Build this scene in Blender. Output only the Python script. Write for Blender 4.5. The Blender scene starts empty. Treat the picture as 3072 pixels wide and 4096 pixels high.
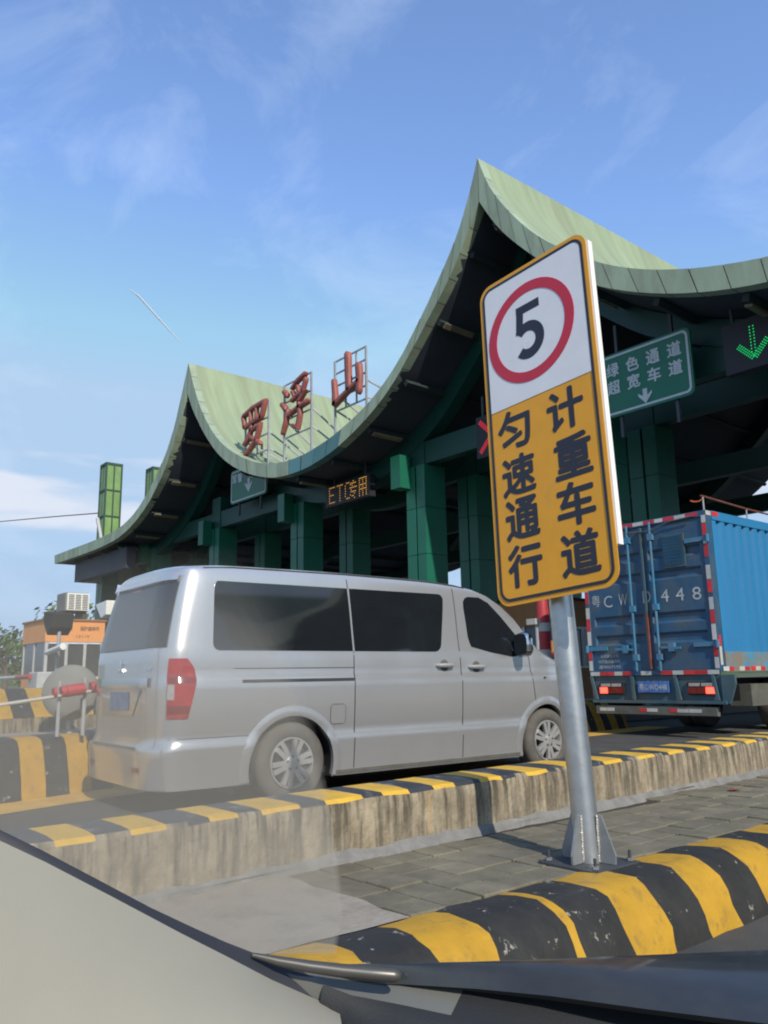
import bpy, bmesh, math, random
from mathutils import Vector, Matrix
random.seed(7)
SC = bpy.context.scene
COL = SC.collection
R = math.radians
PI = math.pi

# ------------------------------------------------------------------ camera
cd = bpy.data.cameras.new('camera')
cam = bpy.data.objects.new('camera', cd)
COL.objects.link(cam)
cd.sensor_fit = 'HORIZONTAL'
cd.sensor_width = 36.0
cd.lens = 38.137
cd.clip_start = 0.02
cd.clip_end = 6000
right = Vector((0.63519884, 0.77215154, -0.01744789))
up = Vector((0.16486404, -0.11348369, 0.97976594))
back = Vector((0.75454773, -0.62522272, -0.19938473))
mw = Matrix.Identity(4)
for i, v in enumerate((right, up, back)):
    for j in range(3):
        mw[j][i] = v[j]
mw[0][3], mw[1][3], mw[2][3] = 0.0, 0.0, 1.0
cam.matrix_world = mw
SC.camera = cam

# ------------------------------------------------------------------ light
SUN_EL = R(36)
SUN_AZ = R(-16)            # measured from +X towards +Y
sd = Vector((math.cos(SUN_AZ) * math.cos(SUN_EL), math.sin(SUN_AZ) * math.cos(SUN_EL), math.sin(SUN_EL)))
ld = bpy.data.lights.new('sun', 'SUN')
ld.energy = 2.5
ld.angle = R(0.6)
ld.color = (1.0, 0.92, 0.80)
sun = bpy.data.objects.new('sun', ld)
COL.objects.link(sun)
sun.rotation_euler = (-sd).to_track_quat('-Z', 'Y').to_euler()

w = bpy.data.worlds.new('World')
SC.world = w
w.use_nodes = True
nt = w.node_tree
bg = nt.nodes['Background']
sky = nt.nodes.new('ShaderNodeTexSky')
sky.sky_type = 'NISHITA'
sky.sun_disc = False
sky.sun_elevation = SUN_EL
sky.sun_rotation = R(90) - SUN_AZ
sky.air_density = 1.0
sky.dust_density = 0.1
sky.ozone_density = 1.2
bg.inputs['Strength'].default_value = 0.135
tc = nt.nodes.new('ShaderNodeTexCoord')
mp = nt.nodes.new('ShaderNodeMapping')
mp.inputs['Rotation'].default_value = (0, 0, R(38))
mp.inputs['Scale'].default_value = (1.0, 2.6, 3.4)
nt.links.new(tc.outputs['Generated'], mp.inputs['Vector'])
nz = nt.nodes.new('ShaderNodeTexNoise')
nz.inputs['Scale'].default_value = 2.1
nz.inputs['Detail'].default_value = 8
nz.inputs['Roughness'].default_value = 0.62
nz.inputs['Distortion'].default_value = 0.5
nt.links.new(mp.outputs['Vector'], nz.inputs['Vector'])
rp = nt.nodes.new('ShaderNodeValToRGB')
rp.color_ramp.elements[0].position = 0.50
rp.color_ramp.elements[0].color = (0, 0, 0, 1)
rp.color_ramp.elements[1].position = 0.86
rp.color_ramp.elements[1].color = (0.36, 0.36, 0.36, 1)
nt.links.new(nz.outputs['Fac'], rp.inputs['Fac'])
mx = nt.nodes.new('ShaderNodeMixRGB')
mx.inputs['Color2'].default_value = (3.6, 4.2, 5.0, 1)
nt.links.new(rp.outputs['Color'], mx.inputs['Fac'])
tint = nt.nodes.new('ShaderNodeVectorMath')
tint.operation = 'MULTIPLY'
tint.inputs[1].default_value = (0.92, 1.0, 1.16)
nt.links.new(sky.outputs['Color'], tint.inputs[0])
cap = nt.nodes.new('ShaderNodeVectorMath')      # the air near the horizon is grey blue, never white
cap.operation = 'MINIMUM'
cap.inputs[1].default_value = (1.85, 2.6, 3.6)
nt.links.new(tint.outputs['Vector'], cap.inputs[0])
nt.links.new(cap.outputs['Vector'], mx.inputs['Color1'])
# low flat clouds standing all round above the horizon
mp2 = nt.nodes.new('ShaderNodeMapping')
mp2.inputs['Scale'].default_value = (1.6, 1.6, 9.0)
mp2.inputs['Location'].default_value = (1.4, 0.3, 0.1)
nt.links.new(tc.outputs['Generated'], mp2.inputs['Vector'])
nz2 = nt.nodes.new('ShaderNodeTexNoise')
nz2.inputs['Scale'].default_value = 1.7
nz2.inputs['Detail'].default_value = 7
nz2.inputs['Roughness'].default_value = 0.5
nt.links.new(mp2.outputs['Vector'], nz2.inputs['Vector'])
sx = nt.nodes.new('ShaderNodeSeparateXYZ')
nt.links.new(tc.outputs['Generated'], sx.inputs[0])
val = nz2.outputs['Fac']
for lo, hi, t0, t1 in ((0.10, 0.17, 0, 1), (0.24, 0.36, 1, 0)):
    mr = nt.nodes.new('ShaderNodeMapRange')
    mr.interpolation_type = 'SMOOTHSTEP'
    for nm, v in (('From Min', lo), ('From Max', hi), ('To Min', t0), ('To Max', t1)):
        mr.inputs[nm].default_value = v
    nt.links.new(sx.outputs['Z'], mr.inputs['Value'])
    mu = nt.nodes.new('ShaderNodeMath')
    mu.operation = 'MULTIPLY'
    nt.links.new(val, mu.inputs[0])
    nt.links.new(mr.outputs['Result'], mu.inputs[1])
    val = mu.outputs[0]
mr = nt.nodes.new('ShaderNodeMapRange')
mr.interpolation_type = 'SMOOTHSTEP'
mr.inputs['From Min'].default_value = 0.47
mr.inputs['From Max'].default_value = 0.62
mr.inputs['To Max'].default_value = 0.75
nt.links.new(val, mr.inputs['Value'])
mx2 = nt.nodes.new('ShaderNodeMixRGB')
mx2.inputs['Color2'].default_value = (3.5, 3.6, 3.95, 1)
nt.links.new(mr.outputs['Result'], mx2.inputs['Fac'])
nt.links.new(mx.outputs['Color'], mx2.inputs['Color1'])
nt.links.new(mx2.outputs['Color'], bg.inputs['Color'])

SC.view_settings.view_transform = 'Standard'
SC.view_settings.look = 'None'
SC.view_settings.gamma = 1.0
SC.view_settings.use_curve_mapping = False
SC.view_settings.exposure = 0.84
SC.render.engine = 'CYCLES'
SC.cycles.use_denoising = True
SC.cycles.filter_width = 2.0
SC.cycles.max_bounces = 6
SC.cycles.transparent_max_bounces = 8

# ------------------------------------------------------------------ materials
MATS = {}


def N(nt, t, **kw):
    n = nt.nodes.new(t)
    for k, v in kw.items():
        n.inputs[k].default_value = v
    return n


def mat(name, col, rough=0.6, metal=0.0, var=0.18, scale=5.0, bump=0.0, bscale=60.0, dirt=None, damt=0.4, dscale=2.0,
        coat=0.0, spec=0.5, stretch=(1, 1, 1), rnd=0.0, emit=None, estr=0.0, world=True, dlo=0.45, dhi=0.7):
    if name in MATS:
        return MATS[name]
    m = bpy.data.materials.new(name)
    m.use_nodes = True
    nt = m.node_tree
    b = nt.nodes['Principled BSDF']
    b.inputs['Roughness'].default_value = rough
    b.inputs['Metallic'].default_value = metal
    b.inputs['Specular IOR Level'].default_value = spec
    b.inputs['Coat Weight'].default_value = coat
    b.inputs['Coat Roughness'].default_value = 0.06
    if world:
        g = nt.nodes.new('ShaderNodeNewGeometry')
        src = g.outputs['Position']
    else:
        g = nt.nodes.new('ShaderNodeTexCoord')
        src = g.outputs['Object']
    mpn = nt.nodes.new('ShaderNodeMapping')
    mpn.inputs['Scale'].default_value = stretch
    nt.links.new(src, mpn.inputs['Vector'])
    n1 = N(nt, 'ShaderNodeTexNoise', Scale=scale, Detail=5.0, Roughness=0.6)
    nt.links.new(mpn.outputs['Vector'], n1.inputs['Vector'])
    hs = nt.nodes.new('ShaderNodeMapRange')
    hs.inputs['From Min'].default_value = 0.25
    hs.inputs['From Max'].default_value = 0.75
    hs.inputs['To Min'].default_value = 1 - var
    hs.inputs['To Max'].default_value = 1 + var
    nt.links.new(n1.outputs['Fac'], hs.inputs['Value'])
    val = hs.outputs['Result']
    if rnd:
        oi = nt.nodes.new('ShaderNodeObjectInfo')
        mr = nt.nodes.new('ShaderNodeMapRange')
        mr.inputs['To Min'].default_value = 1 - rnd
        mr.inputs['To Max'].default_value = 1 + rnd
        nt.links.new(oi.outputs['Random'], mr.inputs['Value'])
        mm = nt.nodes.new('ShaderNodeMath')
        mm.operation = 'MULTIPLY'
        nt.links.new(val, mm.inputs[0])
        nt.links.new(mr.outputs['Result'], mm.inputs[1])
        val = mm.outputs[0]
    vm = nt.nodes.new('ShaderNodeVectorMath')
    vm.operation = 'SCALE'
    vm.inputs[0].default_value = col[:3]
    nt.links.new(val, vm.inputs['Scale'])
    out = vm.outputs['Vector']
    if dirt:
        n2 = N(nt, 'ShaderNodeTexNoise', Scale=dscale, Detail=7.0, Roughness=0.7)
        nt.links.new(mpn.outputs['Vector'], n2.inputs['Vector'])
        mr2 = nt.nodes.new('ShaderNodeMapRange')
        mr2.inputs['From Min'].default_value = dlo
        mr2.inputs['From Max'].default_value = dhi
        mr2.inputs['To Max'].default_value = damt
        nt.links.new(n2.outputs['Fac'], mr2.inputs['Value'])
        mi = nt.nodes.new('ShaderNodeMixRGB')
        mi.inputs['Color2'].default_value = (*dirt, 1)
        nt.links.new(mr2.outputs['Result'], mi.inputs['Fac'])
        nt.links.new(out, mi.inputs['Color1'])
        out = mi.outputs['Color']
    nt.links.new(out, b.inputs['Base Color'])
    if bump:
        n3 = N(nt, 'ShaderNodeTexNoise', Scale=bscale, Detail=4.0)
        nt.links.new(src, n3.inputs['Vector'])
        bp = nt.nodes.new('ShaderNodeBump')
        bp.inputs['Strength'].default_value = bump
        bp.inputs['Distance'].default_value = 0.01
        nt.links.new(n3.outputs['Fac'], bp.inputs['Height'])
        nt.links.new(bp.outputs['Normal'], b.inputs['Normal'])
    if emit:
        b.inputs['Emission Color'].default_value = (*emit, 1)
        b.inputs['Emission Strength'].default_value = estr
    MATS[name] = m
    return m


def wall_mat():
    """Board-marked concrete with vertical run-off stains, darker near the painted top and a few ochre drips."""
    m = bpy.data.materials.new('stained concrete')
    m.use_nodes = True
    nt = m.node_tree
    L = nt.links.new
    b = nt.nodes['Principled BSDF']
    b.inputs['Roughness'].default_value = 0.95
    b.inputs['Specular IOR Level'].default_value = 0.2
    g = nt.nodes.new('ShaderNodeNewGeometry')
    sp = nt.nodes.new('ShaderNodeSeparateXYZ')
    L(g.outputs['Position'], sp.inputs[0])

    def streak(sy, sz, scale, lo, hi, off=0.0):
        c = nt.nodes.new('ShaderNodeMapping')
        c.inputs['Scale'].default_value = (0.6, sy, sz)
        c.inputs['Location'].default_value = (off, off, off)
        L(g.outputs['Position'], c.inputs['Vector'])
        n = N(nt, 'ShaderNodeTexNoise', Scale=scale, Detail=5.0, Roughness=0.65)
        L(c.outputs['Vector'], n.inputs['Vector'])
        r = nt.nodes.new('ShaderNodeMapRange')
        r.inputs['From Min'].default_value = lo
        r.inputs['From Max'].default_value = hi
        L(n.outputs['Fac'], r.inputs['Value'])
        return r.outputs['Result']
    base = nt.nodes.new('ShaderNodeMixRGB')
    base.inputs['Color1'].default_value = (0.19, 0.155, 0.105, 1)
    base.inputs['Color2'].default_value = (0.40, 0.34, 0.245, 1)
    L(streak(5, 4, 1.6, 0.3, 0.7), base.inputs['Fac'])
    d1 = nt.nodes.new('ShaderNodeMixRGB')
    d1.inputs['Color2'].default_value = (0.045, 0.042, 0.035, 1)
    top = nt.nodes.new('ShaderNodeMapRange')      # stains run down from the coping
    top.inputs['From Min'].default_value = 0.14
    top.inputs['From Max'].default_value = 0.50
    top.inputs['To Min'].default_value = 0.35
    top.inputs['To Max'].default_value = 1.0
    L(sp.outputs['Z'], top.inputs['Value'])
    mu = nt.nodes.new('ShaderNodeMath')
    mu.operation = 'MULTIPLY'
    L(streak(15, 1.5, 1.4, 0.44, 0.60), mu.inputs[0])
    L(top.outputs['Result'], mu.inputs[1])
    mu2 = nt.nodes.new('ShaderNodeMath')
    mu2.operation = 'MULTIPLY'
    L(mu.outputs[0], mu2.inputs[0])
    mu2.inputs[1].default_value = 0.9
    L(base.outputs['Color'], d1.inputs['Color1'])
    L(mu2.outputs[0], d1.inputs['Fac'])
    d2 = nt.nodes.new('ShaderNodeMixRGB')
    d2.inputs['Color2'].default_value = (0.42, 0.24, 0.04, 1)
    mu3 = nt.nodes.new('ShaderNodeMath')
    mu3.operation = 'MULTIPLY'
    L(streak(16, 0.5, 1.3, 0.63, 0.70, 9.0), mu3.inputs[0])
    L(top.outputs['Result'], mu3.inputs[1])
    mu4 = nt.nodes.new('ShaderNodeMath')
    mu4.operation = 'MULTIPLY'
    L(mu3.outputs[0], mu4.inputs[0])
    mu4.inputs[1].default_value = 0.7
    L(mu4.outputs[0], d2.inputs['Fac'])
    L(d1.outputs['Color'], d2.inputs['Color1'])
    d3 = nt.nodes.new('ShaderNodeMixRGB')
    d3.inputs['Color2'].default_value = (0.09, 0.085, 0.07, 1)
    r3 = streak(3, 3, 3.0, 0.56, 0.74, 4.0)
    mu5 = nt.nodes.new('ShaderNodeMath')
    mu5.operation = 'MULTIPLY'
    L(r3, mu5.inputs[0])
    mu5.inputs[1].default_value = 0.55
    L(mu5.outputs[0], d3.inputs['Fac'])
    L(d2.outputs['Color'], d3.inputs['Color1'])
    L(d3.outputs['Color'], b.inputs['Base Color'])
    n3 = N(nt, 'ShaderNodeTexNoise', Scale=45.0, Detail=6.0)
    L(g.outputs['Position'], n3.inputs['Vector'])
    bp = nt.nodes.new('ShaderNodeBump')
    bp.inputs['Strength'].default_value = 0.6
    bp.inputs['Distance'].default_value = 0.012
    L(n3.outputs['Fac'], bp.inputs['Height'])
    L(bp.outputs['Normal'], b.inputs['Normal'])
    MATS['stained concrete'] = m
    return m


ASPH = mat('asphalt', (0.055, 0.054, 0.05), 0.9, var=0.3, scale=3, bump=0.5, bscale=180, dirt=(0.10, 0.092, 0.075), damt=0.5, dscale=0.7)
SOIL = mat('verge', (0.07, 0.08, 0.035), 0.95, var=0.4, scale=0.4)
CONC = wall_mat()
APRON = mat('apron concrete', (0.32, 0.285, 0.235), 0.9, var=0.35, scale=4, bump=0.5, bscale=40, dirt=(0.13, 0.11, 0.085), damt=0.85, dscale=4)
FILLET = mat('mortar', (0.19, 0.185, 0.175), 0.9, var=0.3, scale=9, bump=0.6, bscale=50, dirt=(0.13, 0.125, 0.12), damt=0.5, dscale=6)
PAVER = mat('paver', (0.165, 0.148, 0.102), 0.9, var=0.3, scale=7, bump=0.5, bscale=120, rnd=0.12, dirt=(0.075, 0.065, 0.05), damt=0.5, dscale=2.2)
BEDDING = mat('joint bedding', (0.045, 0.036, 0.028), 0.95, var=0.3, scale=12)
KYEL = mat('kerb yellow paint', (0.44, 0.245, 0.016), 0.6, var=0.16, scale=7, bump=0.3, bscale=30, dirt=(0.13, 0.095, 0.045), damt=0.6, dscale=12, dlo=0.53, dhi=0.68)
KBLK = mat('kerb black paint', (0.022, 0.021, 0.018), 0.62, var=0.35, scale=8, bump=0.35, bscale=30, dirt=(0.33, 0.31, 0.26), damt=0.85, dscale=13, dlo=0.615, dhi=0.65)
WYEL = mat('coping yellow paint', (0.62, 0.37, 0.035), 0.6, var=0.15, scale=8, bump=0.2, bscale=60, dirt=(0.2, 0.17, 0.12), damt=0.6, dscale=10, dlo=0.58, dhi=0.68)
WBLK = mat('coping black paint', (0.035, 0.038, 0.042), 0.6, var=0.3, scale=8, bump=0.2, bscale=60, dirt=(0.26, 0.255, 0.24), damt=0.7, dscale=10, dlo=0.56, dhi=0.66)
LINE = mat('road line paint', (0.62, 0.36, 0.06), 0.7, var=0.2, scale=4, dirt=(0.15, 0.12, 0.08), damt=0.5, dscale=3)
ROOF = mat('patina green roof', (0.27, 0.335, 0.205), 0.65, var=0.20, scale=1.0, stretch=(0.22, 2.2, 0.22), dirt=(0.20, 0.215, 0.125), damt=0.7, dscale=0.55, bump=0.05, bscale=6)
FASC = mat('fascia green', (0.30, 0.375, 0.265), 0.6, var=0.12, scale=1.4, rnd=0.10, stretch=(2, 1, 0.5), dirt=(0.19, 0.16, 0.11), damt=0.45, dscale=1.6)
FASB = mat('fascia teal', (0.09, 0.24, 0.25), 0.6, var=0.12, scale=1.4, rnd=0.2, dirt=(0.15, 0.17, 0.14), damt=0.5, dscale=1.4)
JOINT = mat('joint rust', (0.10, 0.085, 0.06), 0.8, var=0.3, scale=3)
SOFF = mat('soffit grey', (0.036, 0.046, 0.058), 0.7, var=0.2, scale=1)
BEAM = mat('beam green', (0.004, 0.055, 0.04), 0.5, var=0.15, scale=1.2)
COLM = mat('column green', (0.008, 0.125, 0.072), 0.45, var=0.12, scale=1.2, rnd=0.06)
PURL = mat('purlin', (0.02, 0.035, 0.035), 0.7, var=0.2)
TUBE = mat('dusty light cover', (0.17, 0.145, 0.09), 0.5, var=0.2, scale=3)
LGLASS = mat('lantern green pane', (0.17, 0.28, 0.10), 0.35, var=0.2, scale=1.5, rnd=0.12)
LFRAME = mat('lantern frame', (0.03, 0.07, 0.045), 0.6)
TERRA = mat('terracotta lacquer', (0.30, 0.085, 0.065), 0.55, var=0.2, scale=3, dirt=(0.2, 0.07, 0.05), damt=0.4, dscale=2)
STEEL = mat('grey steel', (0.33, 0.34, 0.36), 0.55, metal=0.2, var=0.2, scale=4)
DSTEEL = mat('dark steel', (0.05, 0.055, 0.06), 0.6, metal=0.1, var=0.2)
GALV = mat('galvanised steel', (0.50, 0.52, 0.53), 0.36, metal=0.85, var=0.14, scale=14, bump=0.08, bscale=25, dirt=(0.36, 0.35, 0.31), damt=0.5, dscale=6, world=False)
GALVP = mat('galvanised plate', (0.27, 0.28, 0.29), 0.5, metal=0.5, var=0.2, scale=12, world=False)
WELD = mat('weld bead', (0.62, 0.60, 0.53), 0.4, metal=0.6, var=0.3, scale=60, bump=0.6, bscale=150)
SWHITE = mat('sign white sheeting', (0.70, 0.71, 0.74), 0.45, var=0.04, scale=10, bump=0.04, bscale=200, dirt=(0.5, 0.48, 0.45), damt=0.35, dscale=5, dlo=0.6)
SORANGE = mat('sign orange sheeting', (0.72, 0.325, 0.010), 0.4, var=0.06, scale=10, bump=0.04, bscale=200, dirt=(0.45, 0.24, 0.05), damt=0.3, dscale=5, dlo=0.6)
SBLACK = mat('sign black', (0.018, 0.018, 0.03), 0.45, var=0.15)
SRED = mat('sign red', (0.50, 0.022, 0.045), 0.45, var=0.08)
EDGEW = mat('white angle iron', (0.80, 0.79, 0.76), 0.5, var=0.05)
GSIGN = mat('overhead sign green', (0.0, 0.135, 0.07), 0.4, var=0.08, scale=2)
GWHITE = mat('overhead sign white', (0.55, 0.58, 0.58), 0.5, var=0.08)
PAINT = mat('silver car paint', (0.56, 0.555, 0.555), 0.27, metal=0.65, var=0.03, scale=2, coat=0.9, dirt=(0.50, 0.485, 0.46), damt=0.4, dscale=1.5, world=False)
GLASS = mat('tinted glass', (0.012, 0.014, 0.017), 0.04, var=0.1, spec=0.8, coat=0.5, world=False)
RGLASS = mat('dusty rear glass', (0.045, 0.048, 0.052), 0.25, var=0.15, scale=2, spec=0.6, world=False)
GAP = mat('shut gap', (0.03, 0.03, 0.032), 0.8)
TRIMB = mat('black trim', (0.025, 0.025, 0.027), 0.6, var=0.1)
TYRE = mat('tyre rubber', (0.10, 0.092, 0.08), 0.9, var=0.25, scale=12, world=False)
RIM = mat('alloy rim', (0.52, 0.51, 0.49), 0.4, metal=0.6, var=0.1, scale=10, world=False)
CHROME = mat('chrome', (0.75, 0.76, 0.78), 0.12, metal=1.0, var=0.03)
TAILR = mat('red lamp lens', (0.33, 0.010, 0.014), 0.12, var=0.3, scale=16, coat=0.6, world=False)
TAILD = mat('dark red lamp lens', (0.16, 0.006, 0.010), 0.15, var=0.2, scale=10, coat=0.6, world=False)
TAILW = mat('clear lamp lens', (0.45, 0.42, 0.42), 0.1, metal=0.3, var=0.2, scale=20, world=False)
AMBER = mat('amber lens', (0.55, 0.2, 0.02), 0.2)
PLATE = mat('blue plate', (0.03, 0.12, 0.38), 0.4, var=0.2, scale=18, dirt=(0.3, 0.36, 0.45), damt=0.5, dscale=20, world=False)
VPLATE = mat('faded van plate', (0.10, 0.17, 0.30), 0.5, var=0.3, scale=14, dirt=(0.34, 0.38, 0.42), damt=0.7, dscale=16, world=False)
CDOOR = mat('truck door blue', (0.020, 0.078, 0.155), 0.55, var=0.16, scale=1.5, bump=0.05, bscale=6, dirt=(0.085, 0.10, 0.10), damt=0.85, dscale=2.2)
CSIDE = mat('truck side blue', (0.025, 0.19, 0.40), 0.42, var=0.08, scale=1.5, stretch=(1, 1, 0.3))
CRUST = mat('rusty truck blue', (0.07, 0.24, 0.36), 0.7, var=0.2, scale=3, dirt=(0.24, 0.15, 0.07), damt=0.85, dscale=3.5, dlo=0.42, dhi=0.58)
BARB = mat('bar blue', (0.035, 0.18, 0.31), 0.5, var=0.2, scale=6, dirt=(0.2, 0.15, 0.1), damt=0.5, dscale=5)
RUSTR = mat('rusty red bar', (0.16, 0.05, 0.035), 0.8, var=0.3, scale=6)
REFR = mat('red reflective tape', (0.50, 0.025, 0.03), 0.4, var=0.15, rnd=0.15)
REFW = mat('white reflective tape', (0.48, 0.48, 0.45), 0.4, var=0.15, rnd=0.12)
FADED = mat('faded white lettering', (0.40, 0.43, 0.43), 0.8, var=0.3, scale=9)
SKIRT = mat('rear skirt', (0.045, 0.095, 0.12), 0.7, var=0.25, scale=3, dirt=(0.11, 0.10, 0.08), damt=0.7, dscale=2.5)
CHASS = mat('chassis black', (0.015, 0.016, 0.017), 0.8, var=0.3)
BUMPG = mat('dirty bumper', (0.10, 0.10, 0.085), 0.8, var=0.3, scale=5)
LIT = mat('lit brake lamp', (0.4, 0.01, 0.01), 0.2, emit=(1.0, 0.05, 0.03), estr=3.0)
OLED = mat('amber led', (0.2, 0.1, 0.0), 0.4, emit=(1.0, 0.50, 0.08), estr=0.55)
GLED = mat('green led', (0.0, 0.2, 0.05), 0.4, emit=(0.0, 0.9, 0.2), estr=0.45)
RLED = mat('red led', (0.2, 0.0, 0.0), 0.4, emit=(1.0, 0.03, 0.06), estr=0.6)
PANEL = mat('led cabinet', (0.018, 0.016, 0.018), 0.6)
ORANGE = mat('booth orange', (0.72, 0.30, 0.085), 0.6, var=0.08, scale=2)
BROWN = mat('booth brown', (0.28, 0.12, 0.04), 0.7, var=0.12)
BGLASS = mat('booth glass', (0.05, 0.055, 0.055), 0.15, var=0.2, spec=0.6)
BFRAME = mat('booth frame', (0.42, 0.43, 0.42), 0.5)
BWHITE = mat('booth white trim', (0.60, 0.62, 0.68), 0.5, var=0.2, scale=4)
PRED = mat('red post paint', (0.38, 0.03, 0.035), 0.5, var=0.15)
PWHITE = mat('white post paint', (0.42, 0.41, 0.37), 0.55, var=0.15)
GREYD = mat('weathered grey disc', (0.19, 0.195, 0.18), 0.7, var=0.15, scale=3, dirt=(0.14, 0.14, 0.13), damt=0.5)
CAMW = mat('white camera shell', (0.74, 0.75, 0.70), 0.4, var=0.05)
LEAF1 = mat('leaf dark', (0.045, 0.085, 0.022), 0.7, var=0.4, scale=0.6)
LEAF2 = mat('leaf light', (0.10, 0.15, 0.035), 0.7, var=0.4, scale=0.6)
BARK = mat('bark', (0.10, 0.075, 0.055), 0.9, var=0.3)
TRIM = mat('beige trim', (0.262, 0.25, 0.205), 0.75, var=0.05, scale=6, bump=0.10, bscale=900)
SEAL = mat('rubber seal', (0.022, 0.024, 0.032), 0.6)
HOOD = mat('black bonnet', (0.022, 0.025, 0.027), 0.30, var=0.15, coat=0.35, spec=0.4, dirt=(0.06, 0.06, 0.055), damt=0.4, dscale=6)
COWL = mat('grey cowl', (0.12, 0.122, 0.112), 0.55, var=0.08, scale=8)
DASH = mat('black dash', (0.012, 0.014, 0.017), 0.7, bump=0.1, bscale=500)
SATIN = mat('satin moulding', (0.10, 0.096, 0.088), 0.38, metal=0.5, var=0.06, scale=20)
TAPEO = mat('orange ribbon', (0.65, 0.12, 0.04), 0.6)
WIRE = mat('wire', (0.10, 0.10, 0.11), 0.6)
VAPOUR = mat('vapour white', (0.56, 0.60, 0.68), 0.9, var=0.0)


# ------------------------------------------------------------------ mesh helpers
class MB:
    def __init__(s):
        s.v, s.f, s.m, s.mats, s.sm = [], [], [], [], False

    def mi(s, m):
        if m not in s.mats:
            s.mats.append(m)
        return s.mats.index(m)

    def face(s, idx, m):
        s.f.append(tuple(idx))
        s.m.append(s.mi(m))

    def add(s, verts, faces, m):
        o = len(s.v)
        s.v += [tuple(p) for p in verts]
        for f in faces:
            s.face([i + o for i in f], m)
        return s

    def box(s, lo, hi, m, mtx=None):
        x0, y0, z0 = lo
        x1, y1, z1 = hi
        vs = [Vector(p) for p in ((x0, y0, z0), (x1, y0, z0), (x1, y1, z0), (x0, y1, z0), (x0, y0, z1), (x1, y0, z1), (x1, y1, z1), (x0, y1, z1))]
        if mtx:
            vs = [mtx @ p for p in vs]
        return s.add(vs, [(0, 3, 2, 1), (4, 5, 6, 7), (0, 1, 5, 4), (1, 2, 6, 5), (2, 3, 7, 6), (3, 0, 4, 7)], m)

    def bar(s, a, b, wd, m, ht=None, upv=(0, 0, 1)):
        a, b = Vector(a), Vector(b)
        d = (b - a).normalized()
        u = Vector(upv)
        if abs(d.dot(u)) > 0.95:
            u = Vector((1, 0, 0))
        x = d.cross(u).normalized()
        y = x.cross(d)
        h = (ht or wd) / 2
        wd = wd / 2
        vs = [p + x * sx * wd + y * sy * h for p in (a, b) for sx, sy in ((-1, -1), (1, -1), (1, 1), (-1, 1))]
        return s.add(vs, [(0, 1, 2, 3), (7, 6, 5, 4), (0, 4, 5, 1), (1, 5, 6, 2), (2, 6, 7, 3), (3, 7, 4, 0)], m)

    def tube(s, pts, r, m, n=10, caps=True):
        pts = [Vector(p) for p in pts]
        rr = r if isinstance(r, (list, tuple)) else [r] * len(pts)
        rings = []
        ref = None
        for i, p in enumerate(pts):
            d = (pts[min(i + 1, len(pts) - 1)] - pts[max(i - 1, 0)]).normalized()
            if ref is None:
                ref = Vector((0, 0, 1)) if abs(d.z) < 0.9 else Vector((1, 0, 0))
            x = d.cross(ref).normalized()
            y = x.cross(d).normalized()
            rings.append([p + (x * math.cos(2 * PI * k / n) + y * math.sin(2 * PI * k / n)) * rr[i] for k in range(n)])
        vs = [q for rg in rings for q in rg]
        fs = []
        for i in range(len(pts) - 1):
            for k in range(n):
                a, b = i * n + k, i * n + (k + 1) % n
                fs.append((a, b, b + n, a + n))
        if caps:
            fs.append(tuple(range(n - 1, -1, -1)))
            fs.append(tuple(range((len(pts) - 1) * n, len(pts) * n)))
        s.sm = True
        return s.add(vs, fs, m)

    def lathe(s, prof, m, n=32, axis='x', c=(0, 0, 0)):
        """prof: (offset along axis, radius)"""
        vs, fs = [], []
        for a, r in prof:
            for k in range(n):
                t = 2 * PI * k / n
                p = (a, r * math.cos(t), r * math.sin(t)) if axis == 'x' else ((r * math.cos(t), a, r * math.sin(t)) if axis == 'y' else (r * math.cos(t), r * math.sin(t), a))
                vs.append((p[0] + c[0], p[1] + c[1], p[2] + c[2]))
        for i in range(len(prof) - 1):
            for k in range(n):
                a, b = i * n + k, i * n + (k + 1) % n
                fs.append((a, b, b + n, a + n))
        s.sm = True
        return s.add(vs, fs, m)

    def grid(s, rows, m, mfun=None):
        o = len(s.v)
        nc = len(rows[0])
        for r in rows:
            s.v += [tuple(p) for p in r]
        for i in range(len(rows) - 1):
            for j in range(nc - 1):
                a = o + i * nc + j
                s.face((a, a + 1, a + nc + 1, a + nc), mfun(i, j) if mfun else m)
        return s

    def prism(s, poly, y0, y1, m, tf=None):
        """poly in (x,z), extruded along y"""
        n = len(poly)
        vs = [Vector((x, y0, z)) for x, z in poly] + [Vector((x, y1, z)) for x, z in poly]
        if tf:
            vs = [tf @ p for p in vs]
        fs = [tuple(range(n)), tuple(range(2 * n - 1, n - 1, -1))]
        for i in range(n):
            j = (i + 1) % n
            fs.append((j, i, i + n, j + n))
        return s.add(vs, fs, m)

    def build(s, name, parent=None, smooth=None, angle=38, bevel=0.0):
        me = bpy.data.meshes.new(name)
        me.from_pydata(s.v, [], s.f)
        for m in s.mats:
            me.materials.append(m)
        me.polygons.foreach_set('material_index', s.m)
        bm = bmesh.new()
        bm.from_mesh(me)
        bmesh.ops.recalc_face_normals(bm, faces=bm.faces)
        bm.to_mesh(me)
        bm.free()
        sm = s.sm if smooth is None else smooth
        if sm:
            me.polygons.foreach_set('use_smooth', [True] * len(me.polygons))
            me.set_sharp_from_angle(angle=R(angle))
        me.update()
        o = bpy.data.objects.new(name, me)
        COL.objects.link(o)
        if parent:
            o.parent = parent
        if bevel:
            bv = o.modifiers.new('bevel', 'BEVEL')
            bv.width = bevel
            bv.segments = 2
            bv.limit_method = 'ANGLE'
            bv.angle_limit = R(40)
        return o


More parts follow.
